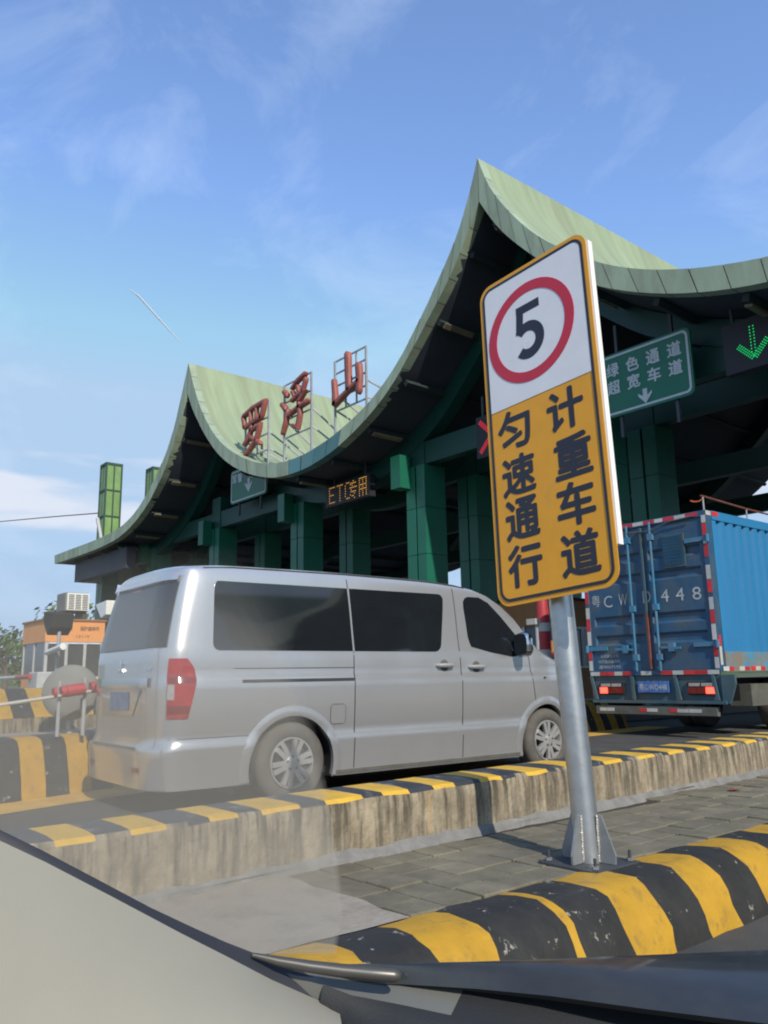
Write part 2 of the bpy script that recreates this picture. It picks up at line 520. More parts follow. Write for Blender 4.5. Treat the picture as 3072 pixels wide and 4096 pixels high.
def tag(o, label=None, cat=None, group=None, kind=None):
    if label:
        o['label'] = label
    if cat:
        o['category'] = cat
    if group:
        o['group'] = group
    if kind:
        o['kind'] = kind
    return o


def thing(name, label, cat, loc=(0, 0, 0), rot=(0, 0, 0), group=None):
    o = bpy.data.objects.new(name, None)
    COL.objects.link(o)
    o.location = loc
    o.rotation_euler = rot
    return tag(o, label, cat, group)


def copy_tree(o, parent=None):
    c = o.copy()
    COL.objects.link(c)
    if parent:
        c.parent = parent
    for ch in list(o.children):
        copy_tree(ch, c)
    return c


def text_mesh(body, wd, ht, depth, bold=0.0):
    """Glyph outline fitted to wd x ht, standing in the xz plane and facing -y, centred on the origin."""
    c = bpy.data.curves.new('glyph', 'FONT')
    c.body = body
    c.size = 1.0
    c.resolution_u = 3
    o = bpy.data.objects.new('glyph', c)
    COL.objects.link(o)
    dg = bpy.context.evaluated_depsgraph_get()
    me = bpy.data.meshes.new_from_object(o.evaluated_get(dg))
    bpy.data.objects.remove(o)
    bm = bmesh.new()
    bm.from_mesh(me)
    xs = [v.co.x for v in bm.verts]
    ys = [v.co.y for v in bm.verts]
    cx, cy = (max(xs) + min(xs)) / 2, (max(ys) + min(ys)) / 2
    sx, sy = wd / max(max(xs) - min(xs) + 2 * bold, 1e-6), ht / max(max(ys) - min(ys) + 2 * bold, 1e-6)
    tris = bmesh.ops.triangulate(bm, faces=list(bm.faces))
    base = [v.co.copy() for v in bm.verts]
    for i, v in enumerate(bm.verts):
        v.index = i
    fs = [[v.index for v in f.verts] for f in bm.faces]
    bm.free()
    bpy.data.meshes.remove(me)
    vs, faces = [], []
    offs = [(0, 0)] if not bold else [(0, 0), (1, 0), (-1, 0), (0, 1), (0, -1), (.7, .7), (-.7, .7), (.7, -.7), (-.7, -.7)]
    for k, (ox, oy) in enumerate(offs):
        o = len(vs)
        vs += [((c.x - cx + ox * bold) * sx, -depth - k * .00003, (c.y - cy + oy * bold) * sy) for c in base]
        faces += [[i + o for i in f] for f in fs]
    me = bpy.data.meshes.new('glyph')
    me.from_pydata(vs, [], faces)
    return me


def text(name, body, wd, ht, m, parent, loc, depth=0.002, bold=0.0, rot=(0, 0, 0)):
    me = text_mesh(body, wd, ht, depth, bold)
    me.name = name
    me.materials.clear()
    me.materials.append(m)
    o = bpy.data.objects.new(name, me)
    COL.objects.link(o)
    o.parent = parent
    o.location = loc
    o.rotation_euler = rot
    return o


def rrect(w, h, r, n=6):
    p = []
    for cx, cz, a in ((w / 2 - r, h / 2 - r, 0), (-w / 2 + r, h / 2 - r, 90), (-w / 2 + r, -h / 2 + r, 180), (w / 2 - r, -h / 2 + r, 270)):
        for k in range(n + 1):
            t = R(a + 90 * k / n)
            p.append((cx + r * math.cos(t), cz + r * math.sin(t)))
    return p


def ring(poly_out, poly_in, y0, y1, m, mb):
    n = len(poly_out)
    vs = [(x, y0, z) for x, z in poly_out] + [(x, y0, z) for x, z in poly_in] + [(x, y1, z) for x, z in poly_out] + [(x, y1, z) for x, z in poly_in]
    fs = []
    for i in range(n):
        j = (i + 1) % n
        fs += [(i, j, n + j, n + i), (2 * n + j, 2 * n + i, 3 * n + i, 3 * n + j), (j, i, 2 * n + i, 2 * n + j), (n + i, n + j, 3 * n + j, 3 * n + i)]
    mb.add(vs, fs, m)


def lerp_tab(tab, x):
    if x <= tab[0][0]:
        return tab[0][1]
    for (a, b), (c, d) in zip(tab, tab[1:]):
        if x <= c:
            return b + (d - b) * (x - a) / (c - a)
    return tab[-1][1]


# ================================================================== SETTING
mb = MB()
mb.grid([[(-900 + 120 * i, -900 + 120 * j, -0.03) for i in range(16)] for j in range(16)], SOIL)
tag(mb.build('ground'), kind='structure')
mb = MB()
mb.grid([[(-75 + 10 * i, -40 + 10 * j, 0.0) for i in range(13)] for j in range(12)], ASPH)
tag(mb.build('road'), kind='structure')

# ---- own island: pavers between the kerb and the wall
WX = [(-3, -2.80), (1.3, -2.97), (2.3, -3.04), (3.8, -3.10), (6, -3.19), (9, -3.35), (15, -3.7)]
wx = lambda y: lerp_tab(WX, y)
ys = [-3 + 0.5 * i for i in range(37)]
mb = MB()
mb.grid([[(wx(y) - 0.1, y, 0.214) for y in ys], [(-2.19, y, 0.214) for y in ys]], BEDDING)
island = tag(mb.build('island_pavement'), kind='structure')
mb = MB()
ya = [-3 + 0.3 * i for i in range(16)] + [1.7, 1.95]
rows = []
for i in range(7):
    rows.append([(wx(y) + (-2.2 - wx(y)) * i / 6, min(y, 1.905 + 0.015 * math.sin(i * 2.1)), 0.224 + 0.003 * random.uniform(-1, 1)) for y in ya])
mb.grid(rows, APRON)
mb.build('concrete_apron', island, smooth=True)
pav = MB()
pav.box((-0.0765, -0.083, -0.03), (0.0765, 0.083, 0.0), PAVER)
proto = pav.build('paver', island, bevel=0.005)
first = True
for j in range(58):
    y = 2.005 + 0.171 * j
    for i in range(5 if y < 4 else 6):
        x = -2.285 - 0.158 * i
        if x - 0.06 < wx(y):
            continue
        p = proto if first else proto.copy()
        if not first:
            COL.objects.link(p)
        first = False
        p.location = (x + random.uniform(-.004, .004), y + random.uniform(-.004, .004), 0.2225 + random.uniform(-.005, .005))
        p.rotation_euler = (random.uniform(-.014, .014), random.uniform(-.014, .014), random.uniform(-.02, .02))

# ---- own kerb, yellow and black
yel = [(-2.6, -2.36), (-2.1, -1.86), (-1.6, -1.36), (-1.1, -.86), (-.6, -.36), (-.12, .12), (.36, .6), (0.84, 1.07), (1.30, 1.53), (1.76, 2.00), (2.335, 2.375), (2.62, 2.87), (3.11, 3.34), (3.58, 3.83)]
yel += [(4.07 + .49 * k, 4.31 + .49 * k) for k in range(20)]
cuts = sorted({-3.0, 14.0} | {c for ab in yel for c in ab})
st = []
for a, b in zip(cuts, cuts[1:]):
    n = max(1, int((b - a) / 0.08))
    st += [a + (b - a) * k / n for k in range(n)]
st.append(14.0)
KP = [(-2.205, .16), (-2.195, .222), (-2.12, .229), (-2.03, .232), (-1.985, .226), (-1.945, .207), (-1.905, .172), (-1.872, .125), (-1.848, .075), (-1.83, .03), (-1.82, -.01)]
rows = []
for y in st:
    # paint edges wander a little and lean forward down the face
    rows.append([(x + 0.004 * math.sin(y * 17 + k * 1.3) + .003 * random.uniform(-1, 1), y + 0.010 * math.sin(k * 1.7 + y * 31), z + .003 * random.uniform(-1, 1)) for k, (x, z) in enumerate(KP)])
isy = lambda y, L: any(a - 1e-6 <= y < b - 1e-6 for a, b in L)
mb = MB()
mb.grid(rows, None, lambda i, j: KYEL if isy(st[i], yel) else KBLK)
k = mb.build('kerb', smooth=True)
tag(k, 'rounded yellow and black striped kerb running along the near edge of the paved island', 'kerb')

# ---- concrete wall with striped coping
wyel = [(-.4, -.25), (-.05, .1), (.3, .45), (.66, .8), (.99, 1.13), (1.26, 1.40), (1.58, 1.71), (1.83, 2.02), (2.16, 2.37), (2.49, 2.67), (2.83, 2.98), (3.17, 3.35), (3.55, 3.73)]
wyel += [(3.92 + .38 * k, 4.11 + .38 * k) for k in range(27)]
cuts = sorted({-3.0, 14.5} | {c for ab in wyel for c in ab})
st = []
for a, b in zip(cuts, cuts[1:]):
    n = max(1, int((b - a) / 0.09))
    st += [a + (b - a) * k / n for k in range(n)]
st.append(14.5)
wall = thing('barrier_wall', 'low stained concrete barrier wall with yellow and black painted coping between island and silver van', 'wall')
mb = MB()
rows, rows2 = [], []
for y in st:
    e = random.uniform(-.006, .006)
    X = wx(y)
    rows.append([(X + .012 + e * .4, y, .15), (X + .006 + e, y, .3), (X + .004 + e, y, .42), (X + e - .004, y, .462 + e)])
    rows2.append([(X + e - .004, y, .462 + e), (X - .022 + e, y, .478 + e * .6), (X - .11, y, .482), (X - .22, y, .482), (X - .318, y, .48), (X - .34, y, .455)])
mb.grid(rows, CONC)
mb.grid([[(wx(y) - .34, y, .455), (wx(y) - .345, y, -.01)] for y in st], CONC)
mb.build('wall_body', wall, smooth=True)
mb = MB()
mb.grid(rows2, None, lambda i, j: WYEL if isy(st[i], wyel) else (CONC if j == 0 and random.random() < .35 else WBLK))
mb.build('striped_coping', wall, smooth=True)
mb = MB()
rows = []
for i in range(170):
    y = -3 + i * .1
    wdt = .042 + .016 * math.sin(i * .37) + random.uniform(-.012, .012)
    rows.append([(wx(y) + .008, y, .262 + random.uniform(-.008, .008)), (wx(y) + .022, y, .243), (wx(y) + wdt * .7, y, .234), (wx(y) + wdt, y, .214)])
mb.grid(rows, FILLET)
mb.build('mortar_fillet', wall, smooth=True)

# ---- island on the far side of the van lane: battered striped kerb, painted toe line, striped barrier wall on top
IX = [(-6, -6.2), (0, -6.75), (1.2, -6.95), (1.95, -7.15), (2.6, -7.35), (3.6, -7.62), (5, -7.9), (8, -8.3), (14, -8.7)]
ix = lambda y: lerp_tab(IX, y)
mb = MB()
yl = [-6 + .4 * i for i in range(51)]
mb.grid([[(ix(y) + .06, y, .005), (ix(y) - .50, y, .005)] for y in yl], LINE)
mb.build('road_marking')
tag(bpy.data.objects['road_marking'], kind='structure')
isl2 = thing('striped_island_kerb', 'sloping yellow and black striped kerb block left of the van with a yellow line at its foot', 'kerb')
per = .46
st = [-6 + per / 4 * i for i in range(170)]
mb = MB()
rows = []
for y in st:
    X = ix(y) - .52
    rows.append([(X, y, 0.0), (X - .05, y, .16), (X - .13, y, .33), (X - .18, y, .43), (X - .25, y, .49), (X - .36, y, .51), (X - .62, y, .515)])
mb.grid(rows, None, lambda i, j: KYEL if (i // 2) % 2 == 0 else KBLK)
mb.build('kerb_face', isl2, smooth=True)
mb = MB()
mb.grid([[(ix(y) - 1.14, y, .515), (ix(y) - 2.9, y, .50)] for y in yl], APRON)
mb.build('island_top', isl2)
wall2 = thing('striped_barrier_wall', 'farther concrete wall with sloping yellow and black striped top behind the striped kerb block', 'wall')
mb = MB()
rows = []
for y in st:
    X = ix(y) - 1.7
    rows.append([(X, y, .45), (X, y, .655)])
mb.grid(rows, CONC)
mb.build('wall_body', wall2)
mb = MB()
rows = []
for y in st:
    X = ix(y) - 1.7
    rows.append([(X + .005, y, .655), (X - .04, y, .70), (X - .38, y, .935), (X - .46, y, .955), (X - .7, y, .955), (X - .75, y, .45)])
mb.grid(rows, None, lambda i, j: KYEL if (i // 2) % 2 == 0 else KBLK)
mb.build('striped_slope', wall2, smooth=True)

# farther islands of the plaza
for k, xa in enumerate((-17.5, -24.0, -30.3, -36.7, -43.2)):
    mb = MB()
    mb.box((xa - 1.2, 4.0, 0), (xa + 1.2, 33, .22), APRON)
    tag(mb.build('lane_island', bevel=.03), kind='structure')
for xa in (-11.3, -4.9, 1.5, 7.9):
    mb = MB()
    mb.box((xa - 1.0, 14.6, 0), (xa + 1.0, 33, .22), APRON)
    tag(mb.build('lane_island', bevel=.03), kind='structure')

# ================================================================== TOLL CANOPY
YF = 14.2
TOP_A = [(-3.203, .481), (-3.077, .482), (-2.85, .4815), (-2.765, .482), (-2.660, .484), (-2.538, .495), (-2.444, .519), (-2.357, .563), (-2.283, .619), (-2.227, .665), (-2.190, .713), (-2.161, .765), (-2.134, .822), (-2.113, .867), (-2.094, .912)]
TOP_B = [(-2.094, .912), (-2.072, .863), (-2.039, .798), (-1.991, .727), (-1.938, .665), (-1.882, .617), (-1.815, .576), (-1.752, .545), (-1.681, .518), (-1.608, .502), (-1.556, .496), (-1.495, .497), (-1.443, .502), (-1.387, .511), (-1.334, .525), (-1.284, .541), (-1.247, .556), (-1.207, .577), (-1.168, .603), (-1.131, .634), (-1.079, .688), (-1.044, .726), (-1.010, .765), (-.983, .800), (-.962, .836), (-.944, .871), (-.930, .903), (-.918, .937)]
TOP_C0 = [(-.918, .937), (-.899, .875), (-.873, .828), (-.842, .783), (-.808, .738), (-.765, .694), (-.694, .634), (-.653, .606), (-.602, .578), (-.550, .556), (-.505, .541), (-.456, .528), (-.423, .520), (-.37, .513), (-.33, .511)]
LOW_A = [(-3.196, .450), (-3.08, .4495), (-2.858, .449), (-2.721, .451), (-2.584, .459), (-2.487, .477), (-2.405, .505), (-2.328, .543), (-2.271, .585), (-2.224, .627), (-2.186, .671), (-2.156, .716), (-2.129, .758), (-2.110, .793), (-2.097, .824)]
LOW_B = [(-2.097, .824), (-2.060, .763), (-2.019, .713), (-1.966, .654), (-1.908, .600), (-1.860, .566), (-1.798, .532), (-1.738, .506), (-1.680, .486), (-1.624, .472), (-1.566, .465), (-1.505, .464), (-1.447, .469), (-1.397, .477), (-1.348, .490), (-1.297, .508), (-1.247, .530), (-1.200, .555), (-1.154, .588), (-1.117, .623), (-1.060, .676), (-1.018, .716), (-.985, .753), (-.958, .790), (-.938, .822), (-.919, .851)]
LOW_C0 = [(-.919, .851), (-.897, .810), (-.871, .769), (-.835, .726), (-.787, .674), (-.735, .628), (-.689, .591), (-.656, .571), (-.616, .550), (-.561, .525), (-.509, .508), (-.460, .495), (-.426, .489), (-.37, .481), (-.33, .479)]
mir = lambda L: L + [(-.66 - u, wv) for u, wv in L[-2::-1]]
TOP_C, LOW_C = mir(TOP_C0), mir(LOW_C0)
sh = lambda L, d: [(u + d, wv) for u, wv in L]
TOP_D, LOW_D = sh(TOP_C, 1.176), sh(LOW_C, 1.176)


def arc(L, n, smooth=2):
    P = [Vector((u * YF, 1 + wv * YF)) for u, wv in L]
    d = [0]
    for a, b in zip(P, P[1:]):
        d.append(d[-1] + (b - a).length)
    out = []
    for i in range(n + 1):
        t = d[-1] * i / n
        for k in range(len(P) - 1):
            if t <= d[k + 1] + 1e-9:
                f = (t - d[k]) / max(d[k + 1] - d[k], 1e-9)
                out.append(P[k].lerp(P[k + 1], f))
                break
    for _ in range(smooth):
        out = [out[0]] + [(out[i - 1] + out[i] * 2 + out[i + 1]) / 4 for i in range(1, n)] + [out[-1]]
    return out, d[-1]


SEG = [(TOP_A, LOW_A), (TOP_B, LOW_B), (TOP_C, LOW_C), (TOP_D, LOW_D)]
canopy = thing('toll_canopy', 'large toll plaza canopy with wavy patina green roof rising to two sharp peaks', 'canopy')
topP, lowP = [], []
cells = []
for si, (T, Lw) in enumerate(SEG):
    n = 96 if si else 72
    a, la = arc(T, n)
    b, lb = arc(Lw, n)
    n0 = len(topP)
    topP += a if not topP else a[1:]
    lowP += b if not lowP else b[1:]
    npan = int(round((la + lb) / 2 / .72))
    A2, _ = arc(T, npan * 2)
    B2, _ = arc(Lw, npan * 2)
    for k in range(npan):
        cells.append((si, A2[2 * k:2 * k + 3], B2[2 * k:2 * k + 3]))
# fascia: one curved board per panel, joints left open over a rusty backing
for si, A3, B3 in cells:
    g = .010
    tdir = (A3[2] - A3[0]).normalized()
    bdir = (B3[2] - B3[0]).normalized()
    A3 = [A3[0] + tdir * g, A3[1], A3[2] - tdir * g]
    B3 = [B3[0] + bdir * g, B3[1], B3[2] - bdir * g]
    yj = YF + random.uniform(-.006, .006)
    mb = MB()
    xm = A3[1].x / YF
    m = FASB if -1.53 < xm < -1.325 and si == 1 else FASC
    up_ = Vector((0, .05))
    mb.grid([[(p.x, yj + .30, p.y + .03) for p in A3], [(p.x, yj, p.y + .03) for p in A3], [(p.x, yj, p.y) for p in B3], [(p.x, yj + .30, p.y + .004) for p in B3]], m)
    mb.build('fascia_panel', canopy)
mb = MB()
mb.grid([[(p.x, YF + .035, p.y - .02) for p in topP], [(p.x, YF + .035, p.y + .02) for p in lowP]], JOINT)
mb.build('fascia_backing', canopy)
YB = 36.0
mb = MB()
yr = [YF + .06 + (YB - YF - .06) * i / 12 for i in range(13)]
mb.grid([[(p.x, y, p.y) for p in topP] for y in yr], ROOF)
mb.grid([[(p.x, YB, p.y) for p in topP], [(p.x, YB, p.y + .012) for p in lowP]], FASC)
mb.build('roof_covering', canopy, smooth=True, angle=50)
mb = MB()
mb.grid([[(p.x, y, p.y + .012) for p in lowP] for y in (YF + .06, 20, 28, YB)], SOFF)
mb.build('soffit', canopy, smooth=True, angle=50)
# ridge caps
for u, wv in ((-2.094, .912), (-.918, .937), (.258, .937)):
    X, Z = u * YF, 1 + wv * YF
    mb = MB()
    mb.prism([(X - .10, Z - .36), (X, Z + .03), (X + .10, Z - .36)], YF + .02, YB, ROOF)
    mb.build('ridge_cap', canopy)
# purlins under the soffit with dusty light covers at their front ends
dist = 0
last = lowP[0]
k = 0
for i, p in enumerate(lowP[1:], 1):
    dist += (p - last).length
    last = p
    if dist > 1.9:
        dist = 0
        k += 1
        t = (lowP[min(i + 1, len(lowP) - 1)] - lowP[i - 1]).normalized()
        nrm = Vector((t.y, -t.x))
        if nrm.y > 0:
            nrm = -nrm
        a, b = p + nrm * .01, p + nrm * .17
        h = t * .07
        mb = MB()
        mb.prism([(a - h)[:], (a + h)[:], (b + h)[:], (b - h)[:]], YF + .32, YB - .2, PURL)
        mb.build('purlin', canopy)
        c0, c1 = p + nrm * .18, p + nrm * .235
        h2 = t * .075
        if k % 2 == 0 or k < 9:
            mb = MB()
            mb.prism([(c0 - h2)[:], (c0 + h2)[:], (c1 + h2)[:], (c1 - h2)[:]], YF + .45, YF + 1.55, TUBE)
            mb.build('light_cover', canopy)
# arch ribs following the roof, and tie beams
for yc in (16.05, 18.25, 25.0, 32.0):
    mb = MB()
    L2 = []
    for i, p in enumerate(lowP):
        t = (lowP[min(i + 1, len(lowP) - 1)] - lowP[max(i - 1, 0)]).normalized()
        nrm = Vector((t.y, -t.x))
        if nrm.y > 0:
            nrm = -nrm
        L2.append((p + Vector((0, -.02)), p + nrm * .18 + Vector((0, -.46))))
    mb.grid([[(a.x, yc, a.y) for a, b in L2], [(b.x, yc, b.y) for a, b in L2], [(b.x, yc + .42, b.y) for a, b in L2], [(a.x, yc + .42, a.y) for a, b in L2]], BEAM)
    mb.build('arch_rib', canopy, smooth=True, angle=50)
    mb = MB()
    mb.box((-42.5, yc + .05, 7.285), (23, yc + .37, 7.97), BEAM)
    mb.build('tie_beam', canopy)
mb = MB()
mb.box((-43.7, 14.75, 6.25), (-36.8, 15.2, 7.25), SOFF)
mb.box((-43.75, 15.2, 6.25), (-43.2, 35.5, 7.25), FASC)
mb.build('end_girder', canopy)
# columns: two clad pilasters with a recess, a corbel at the head; second row behind
CX = [-43.9, -37.3, -30.94, -24.66, -18.22, -11.84, -5.47, .9, 7.3, 13.7]
zj = [.22, 1.73, 3.14, 4.55, 5.96, 7.27]


def column(xl, y0, front):
    mb = MB()
    mb.box((xl + .06, y0 + .07, .2), (xl + .77, y0 + .78, 8.6), BEAM)
    c = mb.build('column', canopy)
    for a, b in zip(zj, zj[1:]):
        for x0, x1 in ((0, .395), (.465, .83)):
            mb = MB()
            mb.box((xl + x0, y0, a + .008), (xl + x1, y0 + .85, b - .008), COLM)
            mb.build('cladding_panel', c)
    if front:
        mb = MB()
        mb.box((xl - .23, y0 - .42, 6.6), (xl + .20, y0 - .003, 7.62), COLM)
        mb.build('corbel', c)
    return c


for i, x in enumerate(CX):
    column(x, 16.0, i > 0)
    if i > 0:
        column(x, 18.2, False)
    if i in (3, 5, 7, 9):
        column(x, 31.0, False)

# lantern shafts standing through the low eave
def lantern(name, label, x, y, zt):
    t = thing(name, label, 'lantern', (x, y, 7.0), group='green lantern shafts on the low eave')
    H = zt - 7.0
    n = 4
    mb = MB()
    for sx in (0, .86):
        for sy in (0, .86):
            mb.box((sx - .04, sy - .04, 0), (sx + .04, sy + .04, H), LFRAME)
    for k in range(n + 1):
        z = H * k / n
        for a, b in (((0, 0), (.86, 0)), ((.86, 0), (.86, .86)), ((.86, .86), (0, .86)), ((0, .86), (0, 0))):
            mb.bar((a[0], a[1], z), (b[0], b[1], z), .085, LFRAME)
    mb.bar((.86, .43, 0), (.86, .43, H), .07, LFRAME)
    mb.bar((.43, 0, 0), (.43, 0, H), .03, LFRAME)
    mb.box((-.045, -.045, H + .04), (.905, .905, H + .10), LFRAME)
    mb.build('frame', t)
    for k in range(n):
        z0, z1 = H * k / n + .05, H * (k + 1) / n - .05
        for lo, hi in (((.05, .005, z0), (.81, .03, z1)), ((.845, .05, z0), (.87, .39, z1)), ((.845, .47, z0), (.87, .81, z1)), ((.05, .83, z0), (.81, .855, z1)), ((-.01, .05, z0), (.015, .81, z1))):
            mb = MB()
            mb.box(lo, hi, LGLASS)
            mb.build('pane', t)
    return t


lantern('lantern_shaft', 'tall green lantern shaft with dark frame standing at the left end of the eave', -44.1, 16.0, 12.85)
lantern('lantern_shaft', 'shorter looking green lantern shaft half hidden behind the rising roof edge', -43.0, 18.2, 12.7)
mb = MB()
mb.bar((-42.6, 15.4, 9.6), (-41.2, 15.2, 8.0), .14, PWHITE)
tag(mb.build('roof_stay'), 'pale stay bar slanting down beside the lantern shaft to the roof edge', 'stay bar')

# ------------------------------------------------------------------ rooftop characters
def stroke(mb, pts, y0=-.13, y1=.0):
    """A brush stroke: pts = (x, z, half width) in the xz plane, rounded ends, given real thickness."""
    P = []
    for (x0, z0, r0), (x1, z1, r1) in zip(pts, pts[1:]):
        for k in range(4):
            t = k / 4
            P.append((x0 + (x1 - x0) * t, z0 + (z1 - z0) * t, r0 + (r1 - r0) * t))
    P.append(pts[-1])
    Lf, Rt = [], []
    for i, (x, z, r) in enumerate(P):
        a, b = P[max(i - 1, 0)], P[min(i + 1, len(P) - 1)]
        d = Vector((b[0] - a[0], b[1] - a[1])).normalized()
        n = Vector((-d.y, d.x)) * r
        Lf.append((x + n.x, z + n.y))
        Rt.append((x - n.x, z - n.y))
    d0 = Vector((P[1][0] - P[0][0], P[1][1] - P[0][1])).normalized() * P[0][2] * .7
    d1 = Vector((P[-1][0] - P[-2][0], P[-1][1] - P[-2][1])).normalized() * P[-1][2] * .7
    poly = [(P[0][0] - d0.x, P[0][1] - d0.y)] + Lf + [(P[-1][0] + d1.x, P[-1][1] + d1.y)] + Rt[::-1]
    # front face is shrunk a little so the edge is pillowed
    n = len(poly)
    cl = [(p[0], p[1]) for p in [(P[0][0], P[0][1])] + [(q[0], q[1]) for q in P] + [(P[-1][0], P[-1][1])] + [(q[0], q[1]) for q in P[::-1]]]
    fr = [(a * .72 + c * .28, b * .72 + e * .28) for (a, b), (c, e) in zip(poly, cl)]
    vs = [(x, y1, z) for x, z in poly] + [(x, y0 + .04, z) for x, z in poly] + [(x, y0, z) for x, z in fr]
    fs = []
    for i in range(n):
        j = (i + 1) % n
        fs += [(i, j, n + j, n + i), (n + i, n + j, 2 * n + j, 2 * n + i)]
    m = len(Lf)
    # caps as quads across the stroke
    for base in (0, 2 * n):
        fs.append((base, base + 1, base + n - 1))
        for k in range(m - 1):
            fs.append((base + 1 + k, base + 2 + k, base + n - 2 - k, base + n - 1 - k))
        fs.append((base + m, base + m + 1, base + m + 2))
    mb.add(vs, fs, TERRA)
    mb.sm = True


def roof_char(label, x0, x1, z0, z1, strokes, full_frame, zfoot):
    t = thing('rooftop_character', label, 'rooftop sign', (x0, 14.8, z0), group='red characters on frames on the roof edge')
    W, H = x1 - x0, z1 - z0
    mb = MB()
    for s in strokes:
        stroke(mb, [(x * W, z * H, r * .86) for x, z, r in s], -.20, -.05)
    mb.build('character', t, angle=60)
    mb = MB()
    zl, zr = zfoot
    for x, zf in ((0.0, zl), (W, zr)):
        mb.bar((x, 0, zf - z0), (x, 0, H), .06, STEEL)
    for x in ((.33 * W, .67 * W) if full_frame else (.5 * W,)):
        mb.bar((x, .03, 0), (x, .03, H), .045, STEEL)
    for k in range(5 if full_frame else 4):
        z = H * k / (4 if full_frame else 3)
        mb.bar((0, .03, z), (W, .03, z), .045, STEEL)
    mb.build('frame', t)
    for x, zf in ((0.0, zl), (W, zr)):
        for zz, yy in ((.35 * H, 1.9), (.02 * H, 1.2)):
            mb = MB()
            mb.bar((x, .02, zz), (x + .55, yy, zf - z0 + .15), .05, STEEL)
            mb.build('brace', t)
    return t


LUO = [[(.02, .86, .09), (.10, .62, .10)], [(.05, .88, .10), (.45, .96, .11), (.98, .98, .12), (.80, .66, .11)], [(.35, .90, .06), (.36, .68, .07)], [(.62, .93, .06), (.60, .70, .07)], [(.08, .62, .09), (.45, .66, .09), (.82, .68, .10)],
       [(.42, .58, .10), (.28, .36, .11), (.10, .26, .10)], [(.36, .50, .08), (.78, .54, .12), (.62, .28, .12), (.36, .12, .10), (.02, .00, .05)], [(.34, .38, .07), (.52, .28, .10)], [(.60, .24, .10), (.80, .14, .09)]]
FU = [[(.10, .84, .10), (.22, .74, .12)], [(.02, .62, .10), (.16, .50, .12)], [(.06, .06, .08), (.16, .22, .12), (.26, .46, .08)], [(.90, .98, .10), (.62, .92, .10), (.40, .82, .07)], [(.42, .76, .08), (.50, .66, .09)], [(.62, .82, .08), (.66, .70, .09)], [(.92, .88, .09), (.80, .70, .09)],
      [(.38, .60, .08), (.70, .66, .10), (.90, .68, .10), (.66, .52, .09)], [(.66, .52, .10), (.70, .28, .11), (.62, .06, .12), (.44, .14, .07)], [(.30, .36, .09), (.62, .42, .10), (.98, .46, .12)]]
SHAN = [[(.52, .98, .15), (.53, .55, .14), (.55, .27, .13)], [(.07, .58, .10), (.10, .30, .12), (.10, .10, .15)], [(.08, .10, .13), (.50, .24, .10), (.88, .36, .10)], [(.86, .66, .15), (.88, .40, .14), (.86, .13, .12)]]
roof_char('leftmost dull red brush written character on a steel frame above the roof valley', -25.95, -24.30, 9.12, 10.95, LUO, False, (8.75, 8.25))
roof_char('middle dull red brush written character with many strokes on its roof frame', -23.25, -21.58, 9.25, 11.2, FU, False, (8.1, 8.15))
roof_char('rightmost dull red three pronged character on a bare grid frame against the sky', -20.23, -18.60, 9.42, 11.12, SHAN, True, (8.55, 9.05))

# ------------------------------------------------------------------ overhead signs and signals under the canopy
def overhead(name, label, x0, x1, z0, z1, y, rows, arrow):
    t = thing(name, label, 'overhead sign', ((x0 + x1) / 2, y, (z0 + z1) / 2), group='green overhead lane signs')
    W, H = x1 - x0, z1 - z0
    mb = MB()
    mb.prism(rrect(W, H, .14), 0, .06, GSIGN)
    mb.build('board', t)
    mb = MB()
    ring(rrect(W - .10, H - .10, .13), rrect(W - .20, H - .20, .09), -.012, -.004, GWHITE, mb)
    mb.build('border', t)
    for body, cx, cz, wd, ht in rows:
        text('character', body, wd * 1.08, ht * 1.08, GWHITE, t, (cx, -.006, cz), .006, .03)
    mb = MB()
    ax, az, s = arrow
    mb.prism([(ax + p[0] * s, az + p[1] * s) for p in ((0, -.5), (.5, .08), (.5, .26), (.16, .02), (.16, .5), (-.16, .5), (-.16, .02), (-.5, .26), (-.5, .08))], -.012, -.004, GWHITE)
    mb.build('arrow', t)
    for sx in (-.3, .3):
        mb = MB()
        mb.bar((sx * W, .1, -H / 2 - .5), (sx * W, .1, H / 2 + .7), .07, DSTEEL)
        mb.build('hanger', t)
    return t


rows = []
for i, ch in enumerate('绿色通道'):
    rows.append((ch, -.78 + .52 * i, .36, .31, .31))
for i, ch in enumerate('超宽车道'):
    rows.append((ch, -.78 + .52 * i, -.06, .31, .31))
overhead('overhead_sign', 'green overhead sign of eight white characters right behind the orange speed sign', -10.66, -8.33, 6.74, 8.25, 15.45, rows, (0, -.48, .34))
rows = [(ch, -1.05 + .42 * i, .30, .34, .34) for i, ch in enumerate('军警·免征道') if ch != '·']
rows.append(('·', -.21, .30, .07, .07))
overhead('overhead_sign', 'smaller green overhead sign partly covered by the roof edge at the left valley', -28.27, -25.55, 7.83, 9.18, 15.5, rows, (.05, -.12, .55))


def leds(name, label, x0, x1, z0, z1, y, dots, m, r, cat='lane signal'):
    t = thing(name, label, cat, ((x0 + x1) / 2, y, (z0 + z1) / 2))
    W, H = x1 - x0, z1 - z0
    mb = MB()
    mb.box((-W / 2, 0, -H / 2), (W / 2, .22, H / 2), PANEL)
    mb.build('cabinet', t)
    mb = MB()
    for sx in (-.35, .35):
        mb.bar((sx * W, .12, H / 2), (sx * W, .12, H / 2 + .6), .06, DSTEEL)
    mb.build('hanger', t)
    mb = MB()
    for x, z in dots:
        mb.add([(x + r * math.cos(a), -.012, z + r * math.sin(a)) for a in [R(60 * q) for q in range(6)]], [tuple(range(6))], m)
    tag(mb.build('led_dot', t), kind='stuff')
    return t


